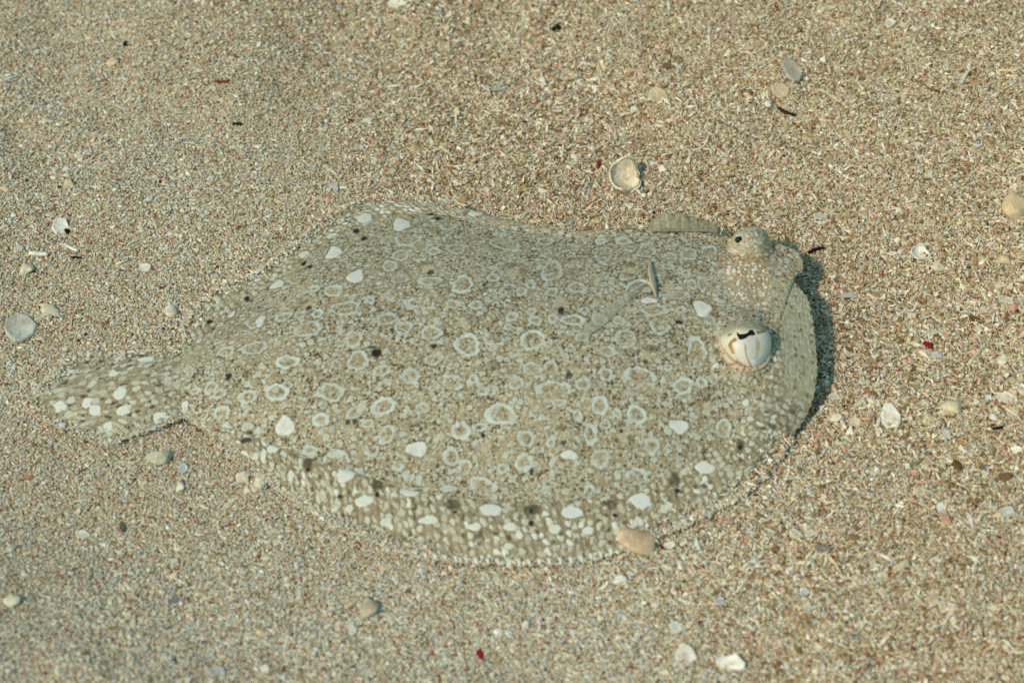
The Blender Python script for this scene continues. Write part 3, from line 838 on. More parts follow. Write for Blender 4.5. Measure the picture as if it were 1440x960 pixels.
    for i in range(ni):
        fi_ = math.radians(-35 + 250 * i / (ni - 1))
        sd = math.sin(fi_)                                  # 1 towards the viewer side, 0 at the corners of the eye
        lip = math.radians(52 + 5 * math.cos(2 * fi_) + 9 * (1 - max(0, sd)) + 2.5 * math.sin(5 * fi_))
        for j in range(nj):
            ps = lip * (1 - j / (nj - 1) * .999)
            rr = 1.05 - .035 * (1 - j / (nj - 1)) ** 5 + .006 * math.sin(j * 1.3 + i * .05)
            V.append(c + .0098 * rr * (math.sin(ps) * math.cos(fi_) * 1.04 * r0 - .02 * r0 + math.cos(ps) * u0 * 1.01 + math.sin(ps) * sd * gz))
    V = np.array(V)
    lx_, ly_ = np.repeat(np.arange(ni), nj) / 4.5, np.tile(np.arange(nj), ni) / 4.0
    sk, _ = skin_ground(V[:, 0] * 1000, V[:, 1] * 1000 + V[:, 2] * 900)
    cl = sk * .6 + rgb(.36, .35, .25) * .4
    stripe = sstep(.55, .9, np.abs(np.sin(ly_ * 2.1 + .3 * np.sin(lx_ * .7))))
    cl = mix(cl, rgb(.24, .21, .13), stripe * .45)
    lipm = sstep(3, .5, np.tile(np.arange(nj), ni).astype(float))
    cl = mix(cl, rgb(.56, .52, .42), lipm * .8)
    make_mesh('upper_eyelid', V, gridfaces(ni, nj).astype(np.int32), M_SKIN, e, cl, smooth=True)
    # lower lid: a fleshy crescent with rust dots
    path = [(1011,474,.5),(1014,489,.9),(1022,504,1.3),(1034,515,1.5),(1048,521,1.3),(1062,521,1.0),(1076,512,.7),(1084,496,.4)]
    pts = []
    for x, y, r in path:
        q = on_fish(x, y).copy(); q[2] += .0006; pts.append(np.array([*q, r / 1000]))
    T, _ = crom(np.array(pts), 90)
    k = 14; V = []; cl = []
    for i in range(len(T)):
        d = T[min(i + 1, 89), :3] - T[max(i - 1, 0), :3]; d /= np.linalg.norm(d)
        s = np.cross(d, [0, 0, 1]); s /= np.linalg.norm(s); w = np.cross(s, d)
        for q in range(k):
            an = 2 * math.pi * q / k
            V.append(T[i, :3] + T[i, 3] * (s * math.cos(an) + w * math.sin(an)))
    V = np.array(V)
    I = np.repeat(np.arange(90), k); Q = np.tile(np.arange(k), 90)
    d1, d2, d3, ci, cj = cells(I / 5.0, Q / 3.0, 700, .7)
    cl = np.tile(rgb(.54, .42, .31), (len(V), 1))
    cl = mix(cl, rgb(.30, .09, .03), sstep(.34, .2, d1) * (hash2(ci, cj, 703) < .8))
    F = []
    for i in range(89):
        for q in range(k): F.append((i * k + q, i * k + (q + 1) % k, (i + 1) * k + (q + 1) % k, (i + 1) * k + q))
    make_mesh('lower_eyelid', V, F, M_EYE, e, cl, smooth=True)
build_eye()

def build_far_eye():
    c = p2w(1055, 348, .0150)
    n, m = 110, 64
    th = np.linspace(0, 2 * np.pi, n, endpoint=False); ph = np.linspace(0, np.pi * .6, m)
    PH, TH = np.meshgrid(ph, th, indexing='ij')
    A, B, G = np.sin(PH) * np.cos(TH), np.sin(PH) * np.sin(TH), np.cos(PH)
    fl = 1 + .18 * sstep(.35, -.2, G)
    P = c + np.stack([A * .0080 * fl, B * .0080 * fl, G * .0090], -1)
    P += (.0012 * (fbm(A * 3 + G * 2, B * 3 + G, 4, 2) - .5))[..., None]
    X, Y = P[..., 0].ravel() * 1000, P[..., 1].ravel() * 1000
    Z = P[..., 2].ravel() * 1000
    X2, Y2 = X, Y + .9 * Z
    sk, _ = skin_ground(X2, Y2)
    top = sstep(17, 23, Z)
    col = sk * .55 + np.tile(rgb(.38, .37, .27), (n * m, 1)) * .45 * (.8 + .4 * vnoise(X2 * .7, Y2 * .7, 5))[:, None]
    col = mix(col, rgb(.47, .34, .20), (1 - top) * .5)
    d1, d2, d3, ci, cj = cells(X2 / 2.2, Y2 / 2.0, 720)
    R = .16 + .24 * hash2(ci, cj, 721)
    bumpm = sstep(R, R * .75, d1) * (hash2(ci, cj, 722) < .8)
    e1, e2, e3, ei, ej = cells(X2 / 1.9 + .5, Y2 / 2.0, 724)
    col = mix(col, rgb(.40, .17, .05), sstep(.36, .22, e1) * (hash2(ei, ej, 725) < .65 - .35 * top) * .85)
    col = mix(col, rgb(.60, .60, .53), bumpm * (.85 - .45 * top))
    P += (((P - c) / np.linalg.norm(P - c, axis=-1, keepdims=True)) * (.0003 * bumpm).reshape(m, n, 1))
    a = np.arange(m - 1)[:, None] * n; b = np.arange(n)[None]; b2 = (np.arange(n)[None] + 1) % n
    F = np.stack([a + b, a + n + b, a + n + b2, a + b2], -1).reshape(-1, 4)
    e = make_mesh('eye', P.reshape(-1, 3), F, M_SKIN, fish, col, smooth=True)
    e['label'] = 'farther eye on a knobbly stalk, seen from behind'
    q = c + np.array([-.0050, -.0018, .0065])
    bm = bmesh.new(); bmesh.ops.create_icosphere(bm, subdivisions=2, radius=.0017, matrix=Matrix.Translation(q.tolist()) @ Matrix.Diagonal((1, .8, .9, 1)))
    me = bpy.data.meshes.new('pupil'); bm.to_mesh(me); bm.free(); me.materials.append(M_PUPIL)
    o = bpy.data.objects.new('pupil', me); C.objects.link(o); o.parent = e
build_far_eye()

# nostrils: two small dark-lipped pits by the mouth
def nostril(px, py, r):
    q = on_fish(px, py)
    V, F = [], []
    k = 12
    for rr, z in ((1.5, 0), (1.25, .5), (.9, .55), (.6, .1)):
        for a in range(k):
            V.append(q + np.array([r * rr * math.cos(a * 2 * math.pi / k), r * rr * math.sin(a * 2 * math.pi / k), r * z]))
    V.append(q - np.array([0, 0, r * .3]))
    for i in range(3):
        for a in range(k): F.append((i * k + a, i * k + (a + 1) % k, i * k + k + (a + 1) % k, i * k + k + a))
    for a in range(k): F.append((3 * k + a, 3 * k + (a + 1) % k, 4 * k))
    cl = np.array([[.45, .40, .26]] * (2 * k) + [[.30, .22, .10]] * k + [[.12, .07, .02]] * (k + 1))
    make_mesh('nostril', V, F, M_SKIN, fish, cl, smooth=True)
nostril(1112, 388, .0010); nostril(1102, 397, .0008)

# pectoral fin: a short striped quill rising off the flank, with a thin film laid back from it
def ribbon(name, path, mat, parent, colf, n=60, m=14, thick=.0003, lift=.0008):
    pts = []
    for x, y, w, up in path:
        q = on_fish(x, y).copy(); q[2] += lift + up / 1000; pts.append([*q, w / 1000])
    T, _ = crom(np.array(pts), n)
    V = []; I = []; Q = []
    for i in range(n):
        d = T[min(i + 1, n - 1), :3] - T[max(i - 1, 0), :3]; d /= np.linalg.norm(d)
        s = np.cross(d, [0, 0, 1]); s /= np.linalg.norm(s); w = np.cross(s, d)
        for q in range(m):
            f = q / (m - 1) * 2 - 1
            V.append(T[i, :3] + T[i, 3] * f * s + w * .0005 * (1 - f * f)); I.append(i / (n - 1)); Q.append(f)
    V = np.array(V); cl = colf(np.array(I), np.array(Q))
    lo = V.copy(); lo[:, 2] -= thick
    F = gridfaces(n, m)
    N = len(V); e = m - 1; i = np.arange(n - 1); j = np.arange(m - 1)
    side = [np.stack([i * m, i * m + N, (i + 1) * m + N, (i + 1) * m], 1), np.stack([i * m + e, (i + 1) * m + e, (i + 1) * m + e + N, i * m + e + N], 1),
            np.stack([j, j + 1, j + 1 + N, j + N], 1), np.stack([(n - 1) * m + j, (n - 1) * m + j + N, (n - 1) * m + j + 1 + N, (n - 1) * m + j + 1], 1)]
    return make_mesh(name, np.concatenate([V, lo]), np.concatenate([F, F[:, ::-1] + N] + side).astype(np.int32), mat, parent, np.concatenate([cl, cl]), smooth=True)

def quill_col(i, q):
    c = np.tile(rgb(.36, .32, .24), (len(i), 1))
    c = mix(c, rgb(.16, .13, .09), (np.abs(np.sin(q * 7 + .6)) < .35) * .8)
    return mix(c, rgb(.55, .54, .46), (q > .6) * .6)
pec = ribbon('pectoral_fin', [(914,370,.4,.2),(915,382,1.0,.6),(917,396,1.2,.8),(920,408,.9,.6),(923,420,.2,.1)], M_FIN, fish, quill_col)
ribbon('membrane', [(908,400,.4,.5),(890,414,1.2,.6),(868,432,2.2,.5),(846,450,2.6,.4),(824,470,1.6,.3),(808,484,.3,.1)], M_FILM, pec,
       lambda i, q: mix(np.tile(rgb(.44, .42, .31), (len(i), 1)), rgb(.62, .66, .58), sstep(.3, .9, np.abs(np.sin(q * 9 + i * 3))) * .7))
ridge = ribbon('gill_cover_edge', [(880,412,.3,.1),(886,402,.7,.3),(898,395,.8,.4),(912,398,.7,.3),(922,404,.2,.1)], M_SKIN, fish, lambda i, q: np.tile(rgb(.46, .47, .39), (len(i), 1)), lift=.0001)

def build_pelvic():
    """small greenish fin raised behind the far rim"""
    prof = [(914,325,0),(922,319,1),(931,313,1),(941,311,1),(950,313,1),(958,312,1),(968,316,1),(980,320,1),(995,323,1),(1010,330,0)]
    n = 60
    base = np.array([p2w(x, 326, .0135) for x, y, _ in prof])
    top = []
    for (x, y, _), b in zip(prof, base):
        # stand each top point above its base, leaning back a little
        d = p2w(x, y, b[2] + .004) - b
        top.append(p2w(x, y, .0135 + max(0, (326 - y)) * MM * 1.0))
    B, _ = crom(base, n); T, _ = crom(np.array(top), n)
    m = 14; v = np.linspace(0, 1, m)
    P = B[:, None] * (1 - v)[None, :, None] + T[:, None] * v[None, :, None]
    P[..., 1] += .0006 * np.sin(np.arange(n)[:, None] * .55) * v[None] + .004 * v[None] ** 2
    V = P.reshape(-1, 3)
    I = np.repeat(np.arange(n), m) / 4.0; Q = np.tile(v, n)
    cl = np.tile(rgb(.32, .31, .21), (len(V), 1)) * (.8 + .4 * vnoise(I * 2, Q * 5, 3))[:, None]
    d1, d2, d3, ci, cj = cells(I * .6, Q * 4, 740)
    cl = mix(cl, rgb(.40, .42, .34), sstep(.4, .2, d1) * .6)
    cl = mix(cl, rgb(.16, .14, .08), sstep(.7, .95, np.sin(I * 3.1)) * .5)
    lo = V.copy(); lo[:, 1] += .0007
    F = gridfaces(n, m); N = len(V); e = m - 1; i = np.arange(n - 1)
    side = [np.stack([i * m + e, (i + 1) * m + e, (i + 1) * m + e + N, i * m + e + N], 1), np.stack([i * m, i * m + N, (i + 1) * m + N, (i + 1) * m], 1)]
    make_mesh('pelvic_fin', np.concatenate([V, lo]), np.concatenate([F, F[:, ::-1] + N] + side).astype(np.int32), M_VEIL, fish, np.concatenate([cl, cl]), smooth=True)
build_pelvic()

# ------------------------------------------------------------------ pebbles, shells and scraps lying on the sand
def shade_col(base, V, amp=.18, seed=0):
    return np.tile(np.asarray(base), (len(V), 1)) * (1 - amp + 2 * amp * fbm(V[:, 0] * 700 + seed * 3.3, V[:, 1] * 700 + V[:, 2] * 500, seed, 3))[:, None]
M_BIT = attr_mat('shell_and_stone', rough=0.8, spec=0.15, bump=0.9, bscale=900, vary=0.18, vscale=700)

def lump(lx, ly, lz, seed, rough=.22, sub=3, facet=.0):
    r = random.Random(seed)
    bm = bmesh.new(); bmesh.ops.create_icosphere(bm, subdivisions=sub, radius=1)
    dirs = [(Vector((r.gauss(0, 1), r.gauss(0, 1), r.gauss(0, .6))).normalized(), r.uniform(.55, .88)) for _ in range(11)]
    V = []
    for v in bm.verts:
        p = v.co.copy()
        for d, c in dirs:                                 # chip flat faces off
            t = p.dot(d)
            if t > c: p -= d * (t - c) * .85
        k = 1 + rough * (math.sin(p.x * 3 + seed) * math.sin(p.y * 3.7 + seed * 1.3) + .5 * math.sin(p.z * 6 + p.x * 7 + seed)) * .6
        V.append((p.x * k * lx, p.y * k * ly, p.z * k * lz))
    F = [tuple(v.index for v in f.verts) for f in bm.faces]
    bm.free()
    return np.array(V), F

def flake(lx, ly, lz, seed, curl=.25, n=11):
    """flat broken plate with a chipped outline and a slight cup"""
    r = random.Random(seed)
    out = []
    for k in range(n):
        a = 2 * math.pi * k / n + r.uniform(-.2, .2); q = r.uniform(.74, 1.08)
        out.append((math.cos(a) * q, math.sin(a) * q))
    V, F = [], []
    rings = [(1.0, -.5), (1.0, .15), (.9, .5), (.5, .5), (.0, .5)]
    for s, z in rings[:-1]:
        for x, y in out:
            V.append((x * s * lx, y * s * ly, lz * (z - curl * 2 * (1 - (x * x + y * y) * s * s)) + r.uniform(-.06, .06) * lz))
    V.append((0, 0, lz * (.5 - curl * 2)))
    for i in range(3):
        for k in range(n): F.append((i * n + k, i * n + (k + 1) % n, i * n + n + (k + 1) % n, i * n + n + k))
    for k in range(n): F.append((3 * n + k, 3 * n + (k + 1) % n, 4 * n))
    F.append(tuple(range(n))[::-1])
    return np.array(V), F

def rod(lx, ly, lz, seed, bend=.15):
    r = random.Random(seed)
    n, k = 9, 8; V, F = [], []
    b = r.uniform(-bend, bend); ph = r.uniform(0, 6)
    for i in range(n):
        f = i / (n - 1) * 2 - 1
        w = (1 - .35 * abs(f) ** 3) * (1 + .18 * math.sin(i * 2.3 + ph))
        for q in range(k):
            a = 2 * math.pi * q / k
            V.append((f * lx, ly * w * math.cos(a) + b * lx * (1 - f * f), lz * w * math.sin(a)))
    for i in range(n - 1):
        for q in range(k): F.append((i * k + q, i * k + (q + 1) % k, (i + 1) * k + (q + 1) % k, (i + 1) * k + q))
    F.append(tuple(range(k))[::-1]); F.append(tuple((n - 1) * k + q for q in range(k)))
    return np.array(V), F

def cup(lx, ly, lz, seed):
    """broken shell: thick-walled bowl with a torn rim, lying open side up and tilted"""
    r = random.Random(seed)
    n, m = 26, 8; V, F = [], []
    rim = [.8 + .28 * math.sin(k * .7 + seed) * math.sin(k * .31) + r.uniform(-.1, .1) for k in range(n)]
    for side in (0, 1):
        for j in range(m):
            t = (j + .0) / (m - 1)
            for k in range(n):
                a = 2 * math.pi * k / n
                tt = t * rim[k]
                rr = math.sin(tt * 1.5) * (1 - .13 * side)
                z = 1 - math.cos(tt * 1.5) + .16 * side * (1 - t * .7)
                V.append((lx * rr * math.cos(a), ly * rr * math.sin(a), lz * z * 1.2))
    for side in (0, 1):
        o = side * m * n
        for j in range(m - 1):
            for k in range(n):
                f = (o + j * n + k, o + j * n + (k + 1) % n, o + (j + 1) * n + (k + 1) % n, o + (j + 1) * n + k)
                F.append(f if side else f[::-1])
    for k in range(n):
        a, b = (m - 1) * n + k, (m - 1) * n + (k + 1) % n
        F.append((a, b, b + m * n, a + m * n))
    return np.array(V), F

SHAPES = {'lump': lump, 'flake': flake, 'rod': rod, 'cup': cup}
CREAM, CHALK, GREY, TANC, PINK = (.62, .52, .36), (.74, .71, .62), (.45, .46, .40), (.46, .36, .22), (.58, .40, .27)
# (name, shape, px, py, w px, h px, turn deg, colour, category, label)
BITS = [
 ('shell_fragment','cup',873,250,52,44,20,(.68,.60,.46),'shell','broken cup-shaped cream shell on the sand above the fish'),
 ('shell_fragment','flake',1115,97,30,40,10,(.44,.41,.33),'shell','dull grey oval shell plate at the upper right'),
 ('shell_fragment','flake',1097,126,28,22,-20,(.55,.45,.30),'shell','cream shell chip just below the dull grey shell plate'),
 ('twig','rod',1106,156,28,5,-32,(.035,.018,.010),'twig','dark brown twig at the upper right, below the shell chips'),
 ('twig','rod',1148,351,26,5,20,(.012,.009,.008),'twig','short black twig beside the snout of the fish'),
 ('shell_fragment','cup',1293,355,30,19,0,(.76,.73,.64),'shell','white shell bit with a dark hollow, right of the fish'),
 ('pebble','lump',1320,373,16,12,10,(.66,.60,.48),'pebble','small pale pebble close under the hollow white shell bit'),
 ('pebble','flake',1252,583,30,40,5,(.74,.71,.60),'pebble','large flat white pebble right of the fish head'),
 ('pebble','lump',1340,571,28,24,15,(.66,.55,.38),'pebble','cream pebble right of the large flat white pebble'),
 ('pebble','flake',1414,558,26,18,-25,(.66,.61,.48),'pebble','cream chip near the right edge, level with the white pebble'),
 ('pebble','lump',1317,497,16,12,15,(.50,.48,.48),'pebble','lilac grey oval pebble beside a red grain'),
 ('coral_fragment','rod',1305,485,14,8,-40,(.20,.015,.012),'coral','deep red coral grain beside the lilac grey pebble'),
 ('leaf_scrap','flake',1371,447,24,9,-30,(.13,.09,.03),'leaf scrap','olive brown leaf scrap on the right-hand sand'),
 ('coral_fragment','rod',1209,567,20,8,38,(.70,.62,.46),'coral','stubby cream coral finger by the front edge of the fish'),
 ('coral_fragment','flake',1174,556,18,11,-15,(.66,.60,.46),'coral','cream coral chip nearest the front fin edge'),
 ('coral_fragment','lump',1175,587,18,12,5,(.70,.63,.48),'coral','cream coral lump left of the stubby coral finger'),
 ('coral_fragment','flake',1203,592,18,15,25,(.64,.54,.37),'coral','rough cream chip below the stubby coral finger'),
 ('coral_fragment','rod',1187,596,15,7,-70,(.68,.61,.47),'coral','short upright coral stub between two cream chips'),
 ('coral_fragment','lump',1225,561,12,10,0,(.72,.67,.55),'coral','small white coral bead above the large flat white pebble'),
 ('coral_fragment','rod',1236,592,16,5,75,(.70,.66,.54),'coral','thin white coral stick against the large flat white pebble'),
 ('coral_fragment','flake',1164,538,12,9,20,(.74,.72,.64),'coral','tiny white chip in the shade of the head'),
 ('pebble','lump',896,758,74,34,-8,(.56,.42,.28),'pebble','pinkish tan stone resting against the near fin edge'),
 ('shell_fragment','flake',1028,932,42,24,-4,(.78,.76,.68),'shell','flat white shell plate at the bottom edge'),
 ('shell_fragment','flake',84,317,26,24,20,(.74,.72,.63),'shell','white angular shell chip at the left with a black speck'),
 ('stone','lump',94,323,8,7,0,(.01,.01,.01),'stone','black speck touching the white angular chip at left'),
 ('shell_fragment','flake',28,461,46,40,25,(.50,.50,.44),'shell','grey translucent shell plate at the left edge'),
 ('pebble','lump',225,643,36,22,-3,(.46,.48,.36),'pebble','pale green oval pebble below the tail'),
 ('pebble','flake',258,656,15,14,15,(.48,.51,.54),'pebble','small bluish chip right of the pale green pebble'),
 ('pebble','lump',254,683,11,15,10,(.66,.64,.55),'pebble','small whitish pebble under the bluish chip'),
 ('pebble','lump',341,669,18,17,0,(.64,.58,.44),'pebble','cream bead left of the near fin edge'),
 ('pebble','lump',367,678,19,17,30,(.62,.58,.45),'pebble','cream bead tucked against the near fin edge'),
 ('pebble','lump',36,378,22,18,25,(.62,.56,.43),'pebble','cream pebble at the left, under the white stick pair'),
 ('pebble','lump',26,349,16,11,0,(.64,.60,.50),'pebble','small white pebble at the left edge'),
 ('coral_fragment','rod',54,356,26,7,-5,(.70,.67,.57),'coral','thick white coral stick lying level at the left'),
 ('coral_fragment','rod',100,347,24,5,-32,(.70,.67,.57),'coral','thin white coral stick slanting at the left'),
 ('twig','rod',107,361,15,3,-5,(.02,.014,.01),'twig','thin dark splinter under the slanting white stick'),
 ('pebble','lump',70,435,24,15,-15,(.62,.57,.43),'pebble','cream pebble right of the grey shell plate'),
 ('shell_fragment','flake',204,375,22,14,-10,(.60,.60,.52),'shell','pale chip on the sand above the tail'),
 ('pebble','lump',240,437,18,16,0,(.62,.57,.46),'pebble','cream pebble by the far fin, above the tail root'),
 ('pebble','lump',518,854,26,30,0,(.44,.38,.29),'pebble','dull beige pebble on the near sand, lower middle'),
 ('pebble','flake',1294,690,20,16,5,(.68,.60,.44),'pebble','square cream chip on the lower right sand'),
 ('pebble','flake',1416,717,26,15,5,(.46,.47,.43),'pebble','smooth grey flat pebble near the right edge'),
 ('shell_fragment','flake',1430,631,18,10,-15,(.74,.72,.64),'shell','white shell sliver cut by the right edge'),
 ('pebble','lump',1398,584,13,11,-10,(.70,.68,.62),'pebble','small white pebble above a black shard at right'),
 ('stone','rod',1404,600,16,5,15,(.010,.010,.012),'stone','curved black shard on the right-hand sand'),
 ('stone','lump',1345,651,15,14,0,(.12,.075,.03),'stone','round brown clot on the lower right sand'),
 ('stone','lump',1415,670,17,12,-25,(.16,.10,.05),'stone','brown pebble near the right edge, right of the brown clot'),
 ('shell_fragment','flake',1252,31,16,14,-30,(.72,.69,.58),'shell','white triangular chip near the top right'),
 ('shell_fragment','flake',558,3,30,14,-5,(.70,.68,.58),'shell','white shell cut off by the top edge'),
 ('shell_fragment','rod',1165,11,22,7,10,(.66,.60,.46),'shell','pale worn stick at the top right edge'),
 ('shell_fragment','flake',925,133,28,26,30,(.60,.50,.35),'shell','chalky tan shell chip high above the fish'),
 ('pebble','lump',1081,144,11,14,0,(.66,.61,.50),'pebble','small white bead left of the dark brown twig'),
 ('pebble','lump',158,84,17,11,0,(.62,.53,.36),'pebble','cream pebble in the upper left'),
 ('pebble','lump',97,257,13,12,0,(.62,.54,.38),'pebble','small cream pebble above the white angular chip'),
 ('pebble','lump',738,877,12,10,0,(.74,.73,.66),'pebble','small bright white pebble on the near sand'),
 ('pebble','flake',950,880,20,17,10,(.66,.66,.59),'pebble','whitish chip on the near sand below the tan stone'),
 ('pebble','flake',963,920,36,28,0,(.66,.63,.55),'pebble','chalky white patch of shell left of the flat plate'),
 ('pebble','lump',982,883,13,13,0,(.58,.48,.33),'pebble','small tan pebble right of the whitish chip'),
 ('pebble','lump',14,843,22,20,0,(.64,.60,.47),'pebble','cream pebble at the lower left edge'),
 ('pebble','flake',117,750,24,13,-5,(.64,.62,.54),'pebble','white flat chip on the lower left sand'),
 ('pebble','lump',15,768,13,11,0,(.62,.59,.50),'pebble','small cream pebble at the left edge, lower down'),
 ('coral_fragment','lump',675,917,10,15,10,(.22,.012,.018),'coral','bright red grain on the near sand'),
 ('stone','lump',784,38,13,8,20,(.012,.011,.011),'stone','black grain near the top middle'),
 ('stone','lump',1428,290,38,32,0,(.60,.46,.29),'stone','tan stone cut by the right edge, upper half'),
 ('coral_fragment','rod',1418,98,26,5,0,(.62,.55,.33),'coral','yellowish stick at the upper right edge'),
 ('pebble','flake',1132,831,14,12,0,(.47,.49,.53),'pebble','bluish chip on the lower right sand'),
 ('pebble','flake',1013,843,13,12,0,(.50,.52,.53),'pebble','bluish grey chip below the right end of the fin'),
 ('shell_fragment','flake',1155,302,24,14,15,(.55,.53,.45),'shell','pale glassy shell chip above the snout'),
 ('coral_fragment','rod',1170,296,24,4,35,(.66,.58,.40),'coral','thin tan stick crossing the glassy chip above the snout'),
 ('pebble','lump',873,812,16,14,0,(.70,.69,.62),'pebble','white pebble below the pinkish tan stone'),
 ('pebble','flake',1331,609,14,14,0,(.48,.46,.46),'pebble','lilac chip below the cream pebble at right'),
 ('coral_fragment','rod',312,113,22,4,3,(.16,.035,.02),'coral','rusty stick on the upper left sand'),
 ('stone','rod',333,173,13,4,0,(.012,.014,.015),'stone','black splinter on the upper left sand'),
 ('stone','lump',176,60,6,9,0,(.012,.010,.008),'stone','black grain in the upper left corner area'),
 ('stone','flake',317,634,13,8,-30,(.010,.010,.012),'stone','black chip below the fish near the tail root'),
 ('pebble','lump',892,152,11,10,0,(.70,.66,.55),'pebble','small white bead near the chalky tan chip'),
 ('pebble','flake',1140,748,16,11,0,(.62,.58,.48),'pebble','pale chip on the sand right of the near fin'),
 ('stone','lump',1158,770,18,13,0,(.20,.19,.16),'stone','soft grey clot on the lower right sand'),
 ('coral_fragment','lump',1171,782,7,7,0,(.24,.02,.02),'coral','red bead beside the soft grey clot'),
 ('stone','flake',172,739,9,15,20,(.10,.10,.085),'stone','dark grey chip on the lower left sand'),
 ('stone','flake',245,842,15,10,0,(.17,.18,.17),'stone','grey flat grain on the lower left sand'),
 ('pebble','flake',942,765,18,9,0,(.66,.62,.5),'pebble','long cream chip right of the tan stone'),
 ('coral_fragment','rod',842,231,14,5,80,(.22,.04,.025),'coral','red splinter beside the broken cup-shaped shell'),
 ('stone','flake',1385,655,18,9,10,(.20,.17,.11),'stone','olive grey chip on the right, below the brown clot'),
 ('pebble','flake',305,942,24,14,10,(.42,.45,.46),'pebble','blue grey flat chip at the bottom left'),
 ('pebble','lump',373,937,12,9,0,(.66,.66,.6),'pebble','small white bead at the bottom left'),
 ('pebble','lump',1411,505,14,12,0,(.66,.6,.48),'pebble','small cream pebble near the right edge above the cream chip'),
 ('shell_fragment','flake',1415,420,26,12,-35,(.58,.54,.44),'shell','pale pointed shell sliver near the right edge'),
 ('pebble','lump',1383,435,11,12,0,(.60,.54,.42),'pebble','dull cream bead left of the pointed sliver'),
 ('pebble','lump',1413,363,18,14,0,(.60,.47,.30),'pebble','tan pebble by the right edge under the tan stone'),
]
for k, (nm, shp, px, py, w, h, rot, colr, cat, lab) in enumerate(BITS):
    q = p2w(px, py, 0.0)
    for _ in range(4):
        gz_ = float(ground(q[0], q[1])); q = p2w(px, py, gz_ + .001)
    sc = np.linalg.norm(q - CAM) / DIST * MM
    lx = w * sc / 2; ly = h * sc / 2 / (.80 if shp != 'rod' else 1)
    if shp == 'lump': lx *= 1.25; ly *= 1.12
    lz = {'lump': min(lx, ly) * .55, 'flake': max(.0008, min(lx, ly) * .28), 'rod': ly, 'cup': min(lx, ly) * .8}[shp]
    V, F = SHAPES[shp](lx, ly, lz, k + 11)
    cl = shade_col(colr, V, .26, k)
    cl = mix(cl, (.34, .25, .14), sstep(.58, .75, fbm(V[:, 0] * 420 + k, V[:, 1] * 420 + V[:, 2] * 300, k + 40, 3)) * (.55 if max(colr) > .3 else 0))
    if shp == 'lump' and k == 21 - 0: cl = mix(cl, (.40, .26, .14), sstep(.004, .001, np.hypot(V[:, 0] - .001, V[:, 1])) * .7)
    o = make_mesh(nm, V, F, M_BIT, None, cl, smooth=(shp != 'flake'))
    g0 = float(ground(q[0], q[1]))
    lift = {'lump': .12, 'flake': .5, 'rod': .55, 'cup': .0}[shp] * lz
    o.location = (q[0], q[1], g0 + lift + .0002)
    r = random.Random(k)
    tilt = .22 if shp != 'rod' else .05
    o.rotation_euler = (r.uniform(-tilt, tilt) + (.35 if shp == 'cup' else .12 if shp == 'flake' else 0), r.uniform(-tilt, tilt), math.radians(rot))
    tag(o, lab, cat, {'shell': 'shell bits on the sand', 'pebble': 'pebbles on the sand', 'coral': 'coral bits on the sand', 'twig': 'twigs on the sand',
                      'stone': 'dark and tan stones on the sand', 'leaf scrap': None}[cat])

# ------------------------------------------------------------------ loose sand: every grain its own little solid, one body of sand
def in_poly(x, y, poly):
    ins = np.zeros(len(x), bool)
    q = np.roll(poly, -1, 0)
    for a, b in zip(poly, q):
        if a[1] == b[1]: continue
        c = ((a[1] > y) != (b[1] > y))
        ins ^= c & (x < (b[0] - a[0]) * (y - a[1]) / (b[1] - a[1]) + a[0])
    return ins

def fish_outline():
    k0, k1 = 0, int(np.searchsorted(STN, 13.6))
    nb = EB[k0:k1:6, :2]; hb = FB[k1::6, :2]
    ft = low[::-6, :2]
    tail = np.array([p2w(x, y, .002)[:2] for x, y in [(215,501),(160,500),(97,505),(73,532),(46,562),(56,588),(85,603),(115,614),(150,625),(183,613),(223,597)]])
    return np.concatenate([nb, hb, ft, tail])

def splinters(x, y, z, L, Wd, H, rough=1.0):
    """octahedron-like grains with six uneven corners, lying at random"""
    n = len(x)
    base = np.array([[1,0,0],[-1,0,0],[0,1,0],[0,-1,0],[0,0,1],[0,0,-1]], float)
    V = np.tile(base, (n, 1, 1)) + rng.normal(0, .26, (n, 6, 3))
    V[:, :, 0] *= L[:, None]; V[:, :, 1] *= Wd[:, None]; V[:, :, 2] *= H[:, None]
    yaw = rng.uniform(0, 2 * np.pi, n); pit = rng.normal(0, .34, n) * rough; rol = rng.normal(0, .5, n) * rough
    ca, sa, cb, sb, cc, sc_ = np.cos(yaw), np.sin(yaw), np.cos(pit), np.sin(pit), np.cos(rol), np.sin(rol)
    Rm = np.empty((n, 3, 3))
    Rm[:, 0, 0], Rm[:, 0, 1], Rm[:, 0, 2] = ca * cb, ca * sb * sc_ - sa * cc, ca * sb * cc + sa * sc_
    Rm[:, 1, 0], Rm[:, 1, 1], Rm[:, 1, 2] = sa * cb, sa * sb * sc_ + ca * cc, sa * sb * cc - ca * sc_
    Rm[:, 2, 0], Rm[:, 2, 1], Rm[:, 2, 2] = -sb, cb * sc_, cb * cc
    V = np.einsum('nij,nkj->nki', Rm, V)
    V += np.stack([x, y, z + rng.uniform(-.0001, .0005, n) * rough], 1)[:, None]
    tri = np.array([[0,2,4],[2,1,4],[1,3,4],[3,0,4],[2,0,5],[1,2,5],[3,1,5],[0,3,5]])
    F = (np.arange(n)[:, None, None] * 6 + tri[None]).reshape(-1, 3)
    return V.reshape(-1, 3), F.astype(np.int32)

